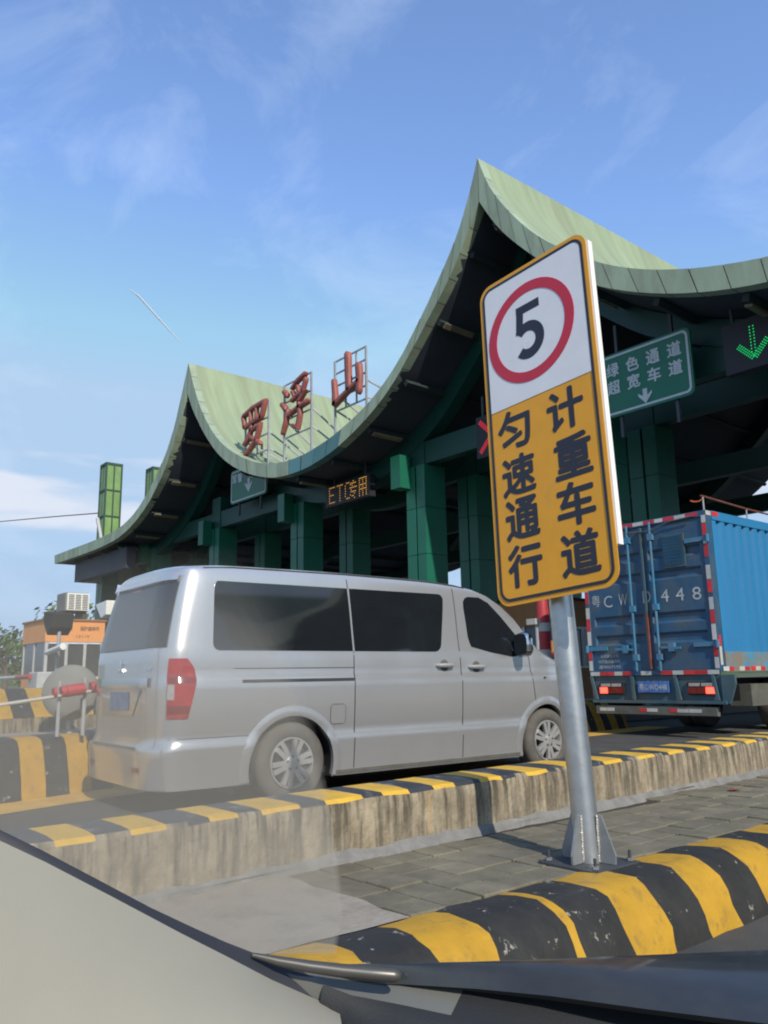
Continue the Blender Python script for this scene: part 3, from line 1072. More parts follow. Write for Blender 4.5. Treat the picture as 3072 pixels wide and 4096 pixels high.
def seg(a, b, n, wdt=2, gap=.04):
    out = []
    a, b = Vector(a), Vector(b)
    d = (b - a).normalized()
    nn = Vector((-d.y, d.x))
    for i in range(n):
        for k in range(wdt):
            p = a.lerp(b, i / max(n - 1, 1)) + nn * gap * (k - (wdt - 1) / 2)
            out.append((p.x, p.y))
    return out


dots = seg((.02, .33), (.02, -.20), 9, 2, .075) + seg((-.27, -.02), (.0, -.31), 9, 3, .042) + seg((.31, -.02), (.04, -.31), 9, 3, .042)
leds('lane_signal', 'dark lane signal showing a green downward arrow of lights at the right edge', -7.60, -6.42, 6.88, 7.95, 15.4, dots, GLED, .014)
dots = seg((-.42, .42), (.42, -.42), 22, 3, .045) + seg((-.42, -.42), (.42, .42), 22, 3, .045)
leds('lane_signal', 'dark lane signal with a red cross of lights half hidden by the orange speed sign', -14.72, -13.57, 6.72, 7.87, 15.5, dots, RLED, .017)
FONT5 = {'E': ["11111", "10000", "10000", "11110", "10000", "10000", "11111"], 'T': ["11111", "00100", "00100", "00100", "00100", "00100", "00100"], 'C': ["01110", "10001", "10000", "10000", "10000", "10001", "01110"]}
dots = []
for i, ch in enumerate('ETC'):
    for rr, row in enumerate(FONT5[ch]):
        for cc, q in enumerate(row):
            if q == '1':
                dots.append((-.96 + .44 * i + cc * .07, .27 - rr * .085))
ZH = {'专': ["0001000", "0111110", "0010000", "1111111", "0100000", "0111110", "0000100", "0011000", "0000100"], '用': ["1111111", "1001001", "1001001", "1111111", "1001001", "1111111", "1001001", "1001001", "1001001"]}
for i, ch in enumerate('专用'):
    for rr, row in enumerate(ZH[ch]):
        for cc, q in enumerate(row):
            if q == '1':
                dots.append((.33 + .50 * i + (cc - 3) * .058 + .02, .29 - rr * .07))
leds('message_board', 'dark message board with amber dot letters under the canopy left of the main column', -21.9, -19.5, 6.62, 7.33, 15.6, dots, OLED, .018, 'message board')

# ================================================================== SPEED SIGN ON POLE
spd = thing('speed_sign', 'tilted orange and white speed limit sign with a red ring on a galvanised pole', 'traffic sign', (-2.262, 2.955, .222))
EU = Matrix.Rotation(-.0079, 3, 'Z') @ Matrix.Rotation(-.066, 3, 'Y') @ Matrix.Rotation(-.0489, 3, 'X')
bd = MB()
SW, SH = .673, 1.66
bd.prism(rrect(SW, SH, .075, 8), 0, .004, SORANGE)
board = bd.build('board', spd)
board.matrix_local = Matrix.Translation(Vector((-2.3035, 2.86, 2.1539)) - Vector((-2.262, 2.955, .222))) @ EU.to_4x4()
mb = MB()
ring(rrect(SW - .040, SH - .040, .060, 8), rrect(SW - .066, SH - .066, .048, 8), -.0035, -.0008, SBLACK, mb)
mb.build('black_border', board)
mb = MB()
top = [p for p in rrect(SW - .068, SH - .068, .047, 8)]
poly = [(-.3025, .129)] + [p for p in top if p[1] > .2][::-1] + [(.3025, .129)]
poly = [(.3025, .129)] + [p for p in top if p[1] > .2] + [(-.3025, .129)]
mb.prism(poly, -.0022, -.0006, SWHITE)
mb.build('white_field', board)
mb = MB()
ci = lambda r: [(-.024 + r * math.cos(2 * PI * k / 48), .470 + r * 0.972 * math.sin(2 * PI * k / 48)) for k in range(48)]
ring(ci(.266), ci(.213), -.0040, -.0024, SRED, mb)
mb.build('red_ring', board)
mb = MB()                                       # numeral 5: bar, stem and bowl
mb.prism([(-.100, .618), (-.100, .574), (.045, .574), (.045, .618)], -.0032, -.0026, SBLACK)
mb.prism([(-.100, .573), (-.056, .573), (-.064, .497), (-.109, .470)], -.0032, -.0026, SBLACK)
out, inn = [], []
for k in range(25):
    a_ = R(142 - 280 * k / 24)
    out.append((-.035 + .098 * math.cos(a_), .425 + .097 * math.sin(a_)))
    inn.append((-.037 + .047 * math.cos(a_), .425 + .046 * math.sin(a_)))
vs = [(x, -.0033, z) for x, z in out] + [(x, -.0033, z) for x, z in inn]
mb.add(vs, [(k, k + 1, 26 + k, 25 + k) for k in range(24)], SBLACK)
mb.build('numeral', board)
for ch, x, z in (('计', .140, .006), ('重', .160, -.222), ('车', .153, -.438), ('道', .153, -.660), ('匀', -.166, .008), ('速', -.157, -.222), ('通', -.153, -.436), ('行', -.156, -.656)):
    text('character', ch, .206, .200, SBLACK, board, (x, -.0006, z), .0008, .030)
mb = MB()
mb.box((SW / 2 - .03, .0045, -.66), (SW / 2 + .010, .034, .77), EDGEW)
mb.build('edge_stiffener', board)
mb = MB()
for z in (-.55, .0, .55):
    mb.box((-.28, .0045, z - .025), (SW / 2 - .031, .034, z + .025), GALVP)
mb.build('rear_channel', board)
mb = MB()
mb.tube([(0, 0, .0), (-.015, .0, .28), (-.060, .0, 1.0), (-.125, .0, 2.05), (-.16, .012, 2.60)], .0545, GALV, n=28)
mb.build('pole', spd, angle=60)
mb = MB()
mb.box((-.15, -.15, .0), (.15, .15, .012), DSTEEL)
mb.build('base_plate', spd, bevel=.002)
for a in (5, 95, 185, 275):
    d = Vector((math.cos(R(a)), math.sin(R(a)), 0))
    n = Vector((-d.y, d.x, 0)) * .005
    mb = MB()
    pf = [(.05, .014), (.125, .014), (.128, .05), (.072, .20), (.05, .20)]
    vs = [d * r + Vector((0, 0, z)) - n for r, z in pf] + [d * r + Vector((0, 0, z)) + n for r, z in pf]
    mb.add(vs, [(0, 1, 2, 3, 4), (9, 8, 7, 6, 5)] + [(j, i, i + 5, j + 5) for i, j in ((0, 1), (1, 2), (2, 3), (3, 4), (4, 0))], GALVP)
    g = mb.build('gusset', spd)
    mb = MB()
    for sgn in (-1, 1):
        pts = [d * (.054 + random.uniform(-.001, .002)) + n * sgn * 1.5 + Vector((0, 0, .018 + .0182 * k)) for k in range(11)]
        mb.tube(pts, [.0042 + random.uniform(-.0012, .0016) for _ in pts], WELD, n=6)
    mb.build('weld_bead', g)
for sx, sy in ((-1, -1), (1, -1), (1, 1), (-1, 1)):
    mb = MB()
    mb.tube([(sx * .118, sy * .118, .0), (sx * .118, sy * .118, .055)], .007, DSTEEL, n=8)
    mb.tube([(sx * .118, sy * .118, .0145), (sx * .118, sy * .118, .026)], .014, GALVP, n=6)
    mb.build('anchor_bolt', spd)

# a dry leaf blown onto the pavers
mb = MB()
lf = [(-.055, 0, .004), (-.02, .022, .014), (.03, .018, .010), (.06, 0, .020), (.03, -.018, .012), (-.02, -.020, .006), (0, 0, .002)]
mb.add(lf, [(0, 1, 6), (1, 2, 6), (2, 3, 6), (3, 4, 6), (4, 5, 6), (5, 0, 6)], RUSTR)
o = mb.build('dry_leaf')
o.location = (-2.88, 5.35, .228)
o.rotation_euler = (0, 0, .5)
tag(o, 'small dry brown leaf lying on the pavers near the wall at right', 'leaf')

# ================================================================== VAN
A_V = .042
van = thing('van', 'silver grey passenger van with tinted windows waiting behind the low wall', 'van', (-5.88248 - .99912 * .83, 3.81799 + .042 * .83, 0), (0, 0, -A_V))
# local frame: x = lateral (right side +), y = forward from the rear axle
ZT = [(-1.13, 1.91), (-1.10, 1.93), (-1.03, 1.945), (-.9, 1.957), (-.5, 1.975), (.5, 1.985), (1.5, 1.975), (1.95, 1.955), (2.2, 1.92), (2.40, 1.86), (2.58, 1.765), (2.75, 1.635), (3.03, 1.345), (3.14, 1.275), (3.42, 1.185), (3.62, 1.085), (3.74, .965), (3.81, .80), (3.84, .60)]
WT = [(-1.13, .54), (-1.118, .66), (-1.09, .745), (-1.05, .805), (-1.0, .842), (-.93, .859), (-.7, .865), (0, .866), (2.6, .866), (2.95, .862), (3.2, .845), (3.42, .80), (3.6, .735), (3.72, .65), (3.80, .54), (3.84, .40)]
KT = [(.18, .955), (.30, .967), (.45, .985), (.50, .992), (.56, .974), (.62, .984), (.80, .998), (.985, 1.004), (1.035, .984), (1.10, .986), (1.20, .986), (1.26, .976), (1.40, .952), (1.60, .920), (1.80, .880), (1.92, .845)]
rear_shift = lambda z: lerp_tab([(.2, -.02), (.48, -.035), (.54, .0), (1.2, .0), (1.3, .012), (1.6, .075), (1.9, .15)], z)


def shift(s, z):
    wgt = max(0.0, min(1.0, (-.62 - s) / .3))
    return rear_shift(z) * wgt


def side(s, z):
    return lerp_tab(WT, s) * lerp_tab(KT, z)


def vpt(s, z, off=0.0, sgn=1):
    """a point of the right flank (s forward, z up), pushed out along the flank normal"""
    e = .01
    t = side(s, z)
    ts = (side(s + e, z) - side(s - e, z)) / (2 * e)
    tz = (side(s, z + e) - side(s, z - e)) / (2 * e)
    n = Vector((1, -ts, -tz)).normalized()
    p = Vector((t, s + shift(s, z), z)) + n * off
    return Vector((p.x * sgn, p.y, p.z))


SS = [-1.13, -1.118, -1.105, -1.09, -1.07, -1.05, -1.025, -1.0, -.965, -.93, -.78, -.6, -.42, -.25, 0, .25, .42, .6, .9, 1.2, 1.5, 1.8, 2.0, 2.2, 2.3, 2.4, 2.5, 2.58, 2.66, 2.75, 2.85, 2.95, 3.03, 3.14, 3.24, 3.34, 3.44, 3.54, 3.62, 3.68, 3.74, 3.78, 3.81, 3.84]
ZL = [.19, .25, .33, .42, .47, .50, .53, .56, .60, .66, .75, .85, .93, .98, 1.01, 1.04, 1.09, 1.15, 1.21, 1.26]
rows = []
for s in SS:
    zt = lerp_tab(ZT, s)
    ze = zt - .075
    zb = .19 + max(0, s - 3.5) * .15
    zs = [min(max(z, zb), ze) for z in ZL] + [1.26 + (ze - 1.26) * k / 6 if ze > 1.26 else ze for k in range(1, 7)]
    half = [(side(s, z), s + shift(s, z), z) for z in zs]
    te = half[-1][0]
    for k in range(1, 7):
        a = R(90 * k / 6)
        half.append((te * max(math.cos(a), 0) ** .62, s + shift(s, ze), ze + (zt - ze) * math.sin(a) ** .85))
    full = [(-x, y, z) for x, y, z in half[:-1]] + [half[-1]] + half[:-1][::-1]
    rows.append(full)
mb = MB()
mb.grid(rows, PAINT)
nc = len(rows[0])
for ri in (0, len(rows) - 1):
    o = ri * nc
    for k in range(nc // 2):
        a, b = o + k, o + nc - 1 - k
        c, d = b - 1, a + 1
        mb.face((a, b, c, d) if c != d else (a, b, c), PAINT)
for i in range(len(rows) - 1):
    a, b = i * nc, i * nc + nc - 1
    mb.face((a, b, b + nc, a + nc), TRIMB)
body = mb.build('body', van, smooth=True, angle=32)
bm = bmesh.new()
bm.from_mesh(body.data)
bmesh.ops.remove_doubles(bm, verts=bm.verts, dist=.0008)
bmesh.ops.dissolve_degenerate(bm, edges=bm.edges, dist=.0005)
bmesh.ops.recalc_face_normals(bm, faces=bm.faces)
bm.to_mesh(body.data)
bm.free()
# wheel wells
mb = MB()
for s0, r in ((.02, .405), (3.13, .40)):
    for sx in (1, -1):
        n = 40
        vs, fs = [], []
        for xx in (.55 * sx, 1.1 * sx):
            vs += [(xx, s0 + r * math.cos(2 * PI * k / n), .30 + r * math.sin(2 * PI * k / n)) for k in range(n)]
        fs = [tuple(range(n)), tuple(range(2 * n - 1, n - 1, -1))] + [((k + 1) % n, k, k + n, (k + 1) % n + n) for k in range(n)]
        mb.add(vs, fs, TRIMB)
cut = mb.build('cutter')
bo = body.modifiers.new('wells', 'BOOLEAN')
bo.operation = 'DIFFERENCE'
bo.object = cut
bo.solver = 'EXACT'
cut.parent = van
dg = bpy.context.evaluated_depsgraph_get()
dg.update()
nm = bpy.data.meshes.new_from_object(body.evaluated_get(dg))
body.modifiers.clear()
body.data = nm
nm.set_sharp_from_angle(angle=R(32))
bpy.data.objects.remove(cut)


def patch(name, m, zl, f0, f1, off=.004, ncol=6, sgn=1, parent=None, thick=.006, label=None):
    """A panel lying on the flank between the curves f0(z) and f1(z)."""
    mb = MB()
    rows_, rows2_ = [], []
    for z in zl:
        a, b = f0(z), f1(z)
        rows_.append([vpt(a + (b - a) * k / ncol, z, off, sgn) for k in range(ncol + 1)])
        rows2_.append([vpt(a + (b - a) * k / ncol, z, off - thick, sgn) for k in range(ncol + 1)])
    mb.grid(rows_, m)
    rim = lambda Rw: Rw[0] + [r[-1] for r in Rw[1:]] + Rw[-1][::-1][1:] + [r[0] for r in Rw[::-1][1:-1]]
    a, b = rim(rows_), rim(rows2_)
    mb.grid([a + a[:1], b + b[:1]], m)
    o = mb.build(name, parent or van, smooth=True)
    if label:
        o['label'] = label
    return o


def zrange(a, b, n):
    return [a + (b - a) * k / n for k in range(n + 1)]


def round_ends(z0, z1, s0, s1, r):
    """f0,f1 for a rounded rectangle; s0,s1 may be functions of z"""
    S0 = s0 if callable(s0) else (lambda z: s0)
    S1 = s1 if callable(s1) else (lambda z: s1)

    def ins(z):
        d = min(z - z0, z1 - z)
        if d >= r:
            return 0
        d = max(d, 0)
        return r - math.sqrt(max(r * r - (r - d) ** 2, 0))
    zz = sorted({*zrange(z0, z1, 10), *[z0 + r * q for q in (.08, .25, .5, .8)], *[z1 - r * q for q in (.08, .25, .5, .8)]})
    return zz, (lambda z: S0(z) + ins(z)), (lambda z: S1(z) - ins(z))


for sgn in (1, -1):
    zz, f0, f1 = round_ends(1.235, 1.80, -.715, .632, .06)
    patch('side_window', GLASS, zz, f0, lambda z: .632 if sgn else 0, .003, 8, sgn)
    zz, f0, f1 = round_ends(1.235, 1.80, .652, lambda z: 1.665 + (z - 1.235) * .22, .07)
    patch('side_window', GLASS, zz, lambda z: .652, f1, .003, 8, sgn)
    # front door window: sloping front edge along the A pillar, dipping lower edge
    fw = lambda z: lerp_tab([(1.19, 2.70), (1.24, 2.80), (1.38, 2.76), (1.60, 2.545), (1.74, 2.39), (1.79, 2.27)], z)
    bk = lambda z: lerp_tab([(1.19, 2.62), (1.23, 2.34), (1.285, 2.075), (1.35, 2.045), (1.72, 2.035), (1.77, 2.06), (1.79, 2.12)], z)
    patch('door_window', GLASS, [1.19, 1.21, 1.23, 1.26, 1.285, 1.32, 1.38, 1.45, 1.52, 1.6, 1.67, 1.74, 1.775, 1.79], bk, fw, .003, 6, sgn)
    # shut lines
    for nm_, fn, z0, z1 in (('shut_line', lambda z: lerp_tab([(.25, 1.917), (1.0, 1.918), (1.3, 1.905), (1.88, 1.925)], z), .24, 1.87), ('shut_line', lambda z: .640, .24, 1.235), ('shut_line', lambda z: .640, 1.80, 1.885),
                            ('shut_line', lambda z: lerp_tab([(.64, 2.965), (.87, 2.93), (1.2, 2.875)], z), .66, 1.20)):
        patch(nm_, GAP, zrange(z0, z1, 16), lambda z, fn=fn: fn(z) - .0045, lambda z, fn=fn: fn(z) + .0045, .0012, 1, sgn, thick=.003)
    for z0, s0, s1 in ((.567, -1.04, -.36), (1.092, -.53, .64)):
        patch('shut_line', GAP, [z0 - .003, z0 + .003], lambda z, s0=s0: s0, lambda z, s1=s1: s1, .0012, 12, sgn, thick=.003)
    patch('slide_rail', TRIMB, [.978, .99, 1.003], lambda z: -.46, lambda z: .632, .002, 12, sgn)
    patch('rocker_strip', BUMPG, [.205, .22, .235], lambda z: .45, lambda z: 2.70, .010, 14, sgn, thick=.014)
    zz, f0, f1 = round_ends(.615, .785, .385, .545, .035)
    for off, mm, sh_ in ((.0012, GAP, 0), (.0024, PAINT, .005)):
        patch('fuel_flap' if mm is PAINT else 'shut_line', mm, [min(max(z, .615 + sh_), .785 - sh_) for z in zz], lambda z, f0=f0, sh_=sh_: f0(z) + sh_, lambda z, f1=f1, sh_=sh_: f1(z) - sh_, off, 4, sgn, thick=.003)
    # wheel arch lips
    for s0, r, z0 in ((.02, .405, .30), (3.13, .40, .30)):
        mb = MB()
        n = 30
        rr = []
        for dr, of in ((-.004, -.03), (-.002, .008), (.02, .011), (.05, .008), (.08, .0005)):
            rr.append([vpt(s0 + (r + dr) * math.cos(R(-14 + 208 * k / n)), max(z0 + (r + dr) * math.sin(R(-14 + 208 * k / n)), .2), of, sgn) for k in range(n + 1)])
        mb.grid(rr, PAINT)
        mb.build('wheel_arch', van, smooth=True)
    # door handles
    for s0, z0 in ((1.70, 1.105), (2.12, 1.09)):
        mb = MB()
        p = [vpt(s0 + d, z0, of, sgn) for d, of in ((-.10, .004), (-.085, .03), (0, .04), (.085, .03), (.10, .004))]
        mb.tube(p, [.014, .018, .021, .018, .014], RIM, n=8)
        h = mb.build('door_handle', van)
        mb = MB()
        cc = [vpt(s0 + 0.055 * math.cos(2 * PI * q / 16), z0 + .055 * math.sin(2 * PI * q / 16), .002, sgn) for q in range(16)]
        mb.add(cc, [tuple(range(16))], BUMPG)
        mb.build('handle_recess', h)
    # side repeater
    mb = MB()
    mb.add([vpt(3.11 + .02 * math.cos(2 * PI * q / 12), .97 + .012 * math.sin(2 * PI * q / 12), .004, sgn) for q in range(12)], [tuple(range(12))], CHROME)
    mb.build('side_repeater', van)
    # mirror
    mb = MB()
    rws = []
    for dy, sc in ((-.045, .90), (-.02, 1.0), (.03, .97), (.06, .80), (.075, .45), (.078, .05)):
        rws.append([(sgn * (.985 + .10 * sc * math.copysign(abs(math.cos(a)) ** .6, math.cos(a))), 2.67 + dy, 1.305 + .125 * sc * math.copysign(abs(math.sin(a)) ** .6, math.sin(a))) for a in [2 * PI * k / 24 for k in range(25)]])
    mb.grid(rws, CHROME)
    mr = mb.build('mirror', van, smooth=True, angle=50)
    mb = MB()
    mb.add([(sgn * (.985 + .088 * math.copysign(abs(math.cos(a)) ** .6, math.cos(a))), 2.624, 1.305 + .112 * math.copysign(abs(math.sin(a)) ** .6, math.sin(a))) for a in [2 * PI * k / 24 for k in range(24)]], [tuple(range(24))], GLASS)
    mb.build('mirror_glass', mr)
    mb = MB()
    mb.bar((sgn * .83, 2.70, 1.23), (sgn * .95, 2.68, 1.22), .05, TRIMB)
    mb.build('mirror_arm', mr)
    # tail lamp wrapping the corner
    tr_ = lambda z: lerp_tab([(.722, -.915), (.76, -.905), (.93, -.868), (1.01, -.853), (1.10, -.872), (1.172, -.93)], z)
    tl_ = lambda z: lerp_tab([(.722, -1.055), (1.0, -1.058), (1.172, -1.05)], z)
    tlamp = patch('tail_lamp', TAILR, zrange(.722, 1.172, 14), tl_, tr_, .012, 10, sgn, thick=.02)
    patch('lamp_band', TAILD, zrange(.755, .815, 3), lambda z: -1.052, lambda z: tr_(z) - .01, .0145, 8, sgn, parent=tlamp, thick=.003)
    patch('lamp_band', TAILD, zrange(.985, 1.025, 3), lambda z: -1.052, lambda z: tr_(z) - .012, .0145, 8, sgn, parent=tlamp, thick=.003)
    patch('reversing_lens', TAILW, zrange(.86, .975, 4), lambda z: -1.055, lambda z: -1.015, .0145, 4, sgn, parent=tlamp, thick=.003)
    zz, f0, f1 = round_ends(.98, 1.15, lambda z: -1.05, lambda z: tr_(z) - .02, .03)
# windscreen
mb = MB()
rws = []
for s in (2.30, 2.42, 2.55, 2.70, 2.85, 3.0, 3.10):
    zt = lerp_tab(ZT, s) + .006
    te = side(s, zt - .075) * .93
    rws.append([(te * f, s, zt - .05 * abs(f) ** 4) for f in (-1, -.75, -.5, -.25, 0, .25, .5, .75, 1)])
mb.grid(rws, GLASS)
mb.build('windscreen', van, smooth=True)
# head lamps, grille
for sgn in (1, -1):
    patch('head_lamp', TAILW, zrange(.86, 1.02, 6), lambda z: 3.50 + (z - .86) * .3, lambda z: 3.76 - (z - .86) * .55, .006, 6, sgn)


def rear(t, z, off=0.0):
    inv = [(b, a) for a, b in WT if a <= -.9] + [(.8595, -.9)]
    inv.sort()
    tt = abs(t) / lerp_tab(KT, z)
    s = -1.133 if tt < .54 else lerp_tab(inv, tt)
    return Vector((t, s + shift(s, z) - off, z))


def rear_patch(name, m, zl, f0, f1, off=.004, ncol=10, parent=None, label=None):
    mb = MB()
    mb.grid([[rear(f0(z) + (f1(z) - f0(z)) * k / ncol, z, off) for k in range(ncol + 1)] for z in zl], m)
    a = [[rear(f0(z) + (f1(z) - f0(z)) * k / ncol, z, off - .008) for k in range(ncol + 1)] for z in (zl[0], zl[-1])]
    mb.grid([[rear(f0(zl[0]) + (f1(zl[0]) - f0(zl[0])) * k / ncol, zl[0], off) for k in range(ncol + 1)], a[0]], m)
    mb.grid([[rear(f0(zl[-1]) + (f1(zl[-1]) - f0(zl[-1])) * k / ncol, zl[-1], off) for k in range(ncol + 1)], a[1]], m)
    return mb.build(name, parent or van, smooth=True)


gate = rear_patch('tailgate', PAINT, zrange(.46, 1.245, 16), lambda z: -.70, lambda z: .70, .003, 20)
gl = rear_patch('rear_window', RGLASS, zrange(1.262, 1.785, 10), lambda z: -.765 + (z - 1.26) * .13, lambda z: .765 - (z - 1.26) * .13, .010, 40)
rear_patch('roof_spoiler', PAINT, [1.80, 1.805, 1.83, 1.85], lambda z: -.70, lambda z: .70, .035, 30)
rear_patch('brake_lamp', TAILR, [1.755, 1.77], lambda z: -.10, lambda z: .10, .012, 4, parent=gl)
rear_patch('chrome_bar', CHROME, [.955, .965, .99, 1.015, 1.03], lambda z: -.60, lambda z: .60, .022, 14, parent=gate)
rear_patch('plate_recess', PAINT, zrange(.735, .935, 4), lambda z: -.30 - (z - .735) * .75, lambda z: .30 + (z - .735) * .75, .010, 8, parent=gate)
rear_patch('number_plate', VPLATE, [.775, .85, .92], lambda z: -.22, lambda z: .22, .015, 4, parent=gate)
mb = MB()
bz = 1.135
c_ = rear(0, bz, .004)
for pol in ([(0, .06), (.022, .015), (0, -.03), (-.022, .015)], [(.006, -.012), (.045, -.028), (.052, -.05), (.014, -.036)], [(-.006, -.012), (-.045, -.028), (-.052, -.05), (-.014, -.036)]):
    mb.prism([(x, bz + z) for x, z in pol], c_.y - .012, c_.y, CHROME)
mb.build('emblem', gate)
for t0 in (.50, .535, .57, .605):
    rear_patch('badge', CHROME, [1.085, 1.11], lambda z, t0=t0: t0, lambda z, t0=t0: t0 + .022, .008, 2, parent=gate)
bump = rear_patch('rear_bumper', PAINT, [.20, .24, .30, .36, .42, .47, .50], lambda z: -.80, lambda z: .80, .022, 18)
rear_patch('bumper_step', BUMPG, [.485, .497, .503], lambda z: -.50, lambda z: .50, .026, 10, parent=bump)
for t0 in (.46, -.56):
    rear_patch('reflector', TAILD, [.315, .335, .355], lambda z, t0=t0: t0, lambda z, t0=t0: t0 + .11, .028, 3, parent=bump)
# roof seams
mb = MB()
for sgn in (1, -1):
    mb.tube([(sgn * side(s, lerp_tab(ZT, s) - .075) * .985, s + shift(s, 1.9), lerp_tab(ZT, s) - .052) for s in (-.9, -.5, 0, .6, 1.2, 1.7, 2.1)], .005, GAP, n=5)
mb.build('roof_gutter', van)
mb = MB()
mb.box((-.72, -.9, .21), (.72, 3.4, .26), CHASS)
mb.box((-.55, -.5, .14), (.55, 2.8, .22), CHASS)
mb.build('underbody', van)
for sx in (1, -1):
    mb = MB()
    mb.box((sx * .62 - .12, -.49, .12), (sx * .62 + .14 * (sx > 0) + .14 * (sx < 0), -.475, .36), TRIMB)
    mb.build('mud_flap', van)


def wheel(parent, x, y, sgn, rad=.325, z=.325):
    t = bpy.data.objects.new('wheel', None)
    COL.objects.link(t)
    t.parent = parent
    t.location = (x, y, z)
    t.rotation_euler = (0, 0, 0 if sgn > 0 else PI)
    return t


def wheel_parts(t, rad):
    s = rad / .325
    mb = MB()
    mb.lathe([(-.20 * s, .195 * s), (-.205 * s, .285 * s), (-.18 * s, .315 * s), (-.15 * s, .325 * s), (-.04 * s, .325 * s), (-.01 * s, .317 * s), (.008 * s, .29 * s), (.012 * s, .25 * s), (.004 * s, .215 * s), (-.01 * s, .205 * s)], TYRE, 44)
    mb.build('tyre', t, angle=45)
    mb = MB()
    mb.lathe([(-.01 * s, .207 * s), (.006 * s, .203 * s), (.006 * s, .192 * s), (-.012 * s, .184 * s), (-.09 * s, .180 * s)], RIM, 40)
    mb.lathe([(-.055 * s, .1795 * s), (-.06 * s, .0)], GAP, 40)
    for k in range(6):
        a = R(60 * k + 12)
        for da in (-.17, .17):
            p0 = Vector((-.004 * s, .055 * s * math.cos(a + da * 1.6), .055 * s * math.sin(a + da * 1.6)))
            p1 = Vector((.0, .188 * s * math.cos(a + da), .188 * s * math.sin(a + da)))
            mb.bar(p0, p1, .040 * s, RIM, .03 * s, upv=(1, 0, 0))
    mb.lathe([(-.06 * s, .085 * s), (.002 * s, .082 * s), (.012 * s, .06 * s), (.018 * s, .036 * s), (.018 * s, .0)], RIM, 24)
    mb.build('rim', t, angle=40)
    mb = MB()
    for k in range(5):
        a = R(72 * k + 20)
        c = (.016 * s, .052 * s * math.cos(a), .052 * s * math.sin(a))
        mb.add([(.0185 * s, c[1] + .011 * s * math.cos(2 * PI * q / 8), c[2] + .011 * s * math.sin(2 * PI * q / 8)) for q in range(8)], [tuple(range(8))], GAP)
    for k in range(6):
        a = R(60 * k + 42)
        mb.add([(-.012 * s, .137 * s * math.cos(a) + .026 * s * math.cos(2 * PI * q / 8), .137 * s * math.sin(a) + .026 * s * math.sin(2 * PI * q / 8)) for q in range(8)], [tuple(range(8))], GAP)
    tag(mb.build('wheel_nut', t), kind='stuff')


w0 = wheel(van, .835, .02, 1)
wheel_parts(w0, .325)
for x, y, sg in ((.835, 3.13, 1), (-.835, .02, -1), (-.835, 3.13, -1)):
    w1 = wheel(van, x, y, sg)
    for ch in w0.children:
        c = ch.copy()
        COL.objects.link(c)
        c.parent = w1
    w1.children[0].rotation_euler = (R(25), 0, 0)

# ================================================================== TRUCK
trk = thing('cargo_truck', 'blue box truck with corrugated sides and red and white reflective edging ahead of the van', 'truck', (-7.64, 11.89, 0))
TW = 1.20
# local: x from -1.2 to 1.2, y forward
mb = MB()
fl = []
y = .22
L = 6.2
pts = [(TW, .162)]
y = .19
while y < L - .2:
    pts += [(TW, y), (TW, y + .10), (TW - .05, y + .135), (TW - .05, y + .225), (TW, y + .26)]
    y += .27
pts.append((TW, L))
zz = [1.30, 3.36]
mb.grid([[(x, yy, z) for x, yy in pts] for z in zz], CSIDE)
mb.build('side_panel', trk)
mb = MB()
mb.grid([[(-x, yy, z) for x, yy in pts] for z in zz], CSIDE)
mb.build('side_panel', trk)
mb = MB()
mb.box((TW - .05, 0.16, 1.0), (TW + .012, L, 1.30), CRUST)
mb.box((-TW - .012, 0.16, 1.0), (-TW + .05, L, 1.30), CRUST)
mb.build('lower_rail', trk)
mb = MB()
mb.box((TW - .05, .16, 3.36), (TW + .012, L, 3.50), CSIDE)
mb.box((-TW - .012, .16, 3.36), (-TW + .05, L, 3.50), CSIDE)
mb.box((-TW + .05, .16, 3.44), (TW - .05, L, 3.485), CSIDE)
mb.box((-TW + .05, L - .05, 1.0), (TW - .05, L, 3.44), CSIDE)
mb.build('roof', trk)
mb = MB()
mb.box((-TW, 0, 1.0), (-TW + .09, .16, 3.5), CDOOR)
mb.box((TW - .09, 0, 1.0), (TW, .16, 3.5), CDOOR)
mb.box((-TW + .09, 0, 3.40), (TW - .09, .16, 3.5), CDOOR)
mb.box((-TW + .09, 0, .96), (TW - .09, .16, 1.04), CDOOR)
mb.build('rear_frame', trk, bevel=.006)


def door(x0, x1, nmv):
    d = MB()
    gz = [(1.045, .02), (1.46, .02), (1.50, .055), (1.60, .055), (1.64, .02), (1.78, .02), (1.82, .055), (1.92, .055), (1.96, .02), (2.48, .02), (2.52, .055), (2.60, .055), (2.64, .02), (2.82, .02), (2.86, .055), (2.95, .055), (2.99, .02), (3.395, .02)]
    rws = []
    for z, dy in gz:
        rws.append([(x0, .02, z), (x0 + .07, .02, z), (x0 + .09, dy, z), (x1 - .09, dy, z), (x1 - .07, .02, z), (x1, .02, z)])
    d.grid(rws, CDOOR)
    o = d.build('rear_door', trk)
    return o


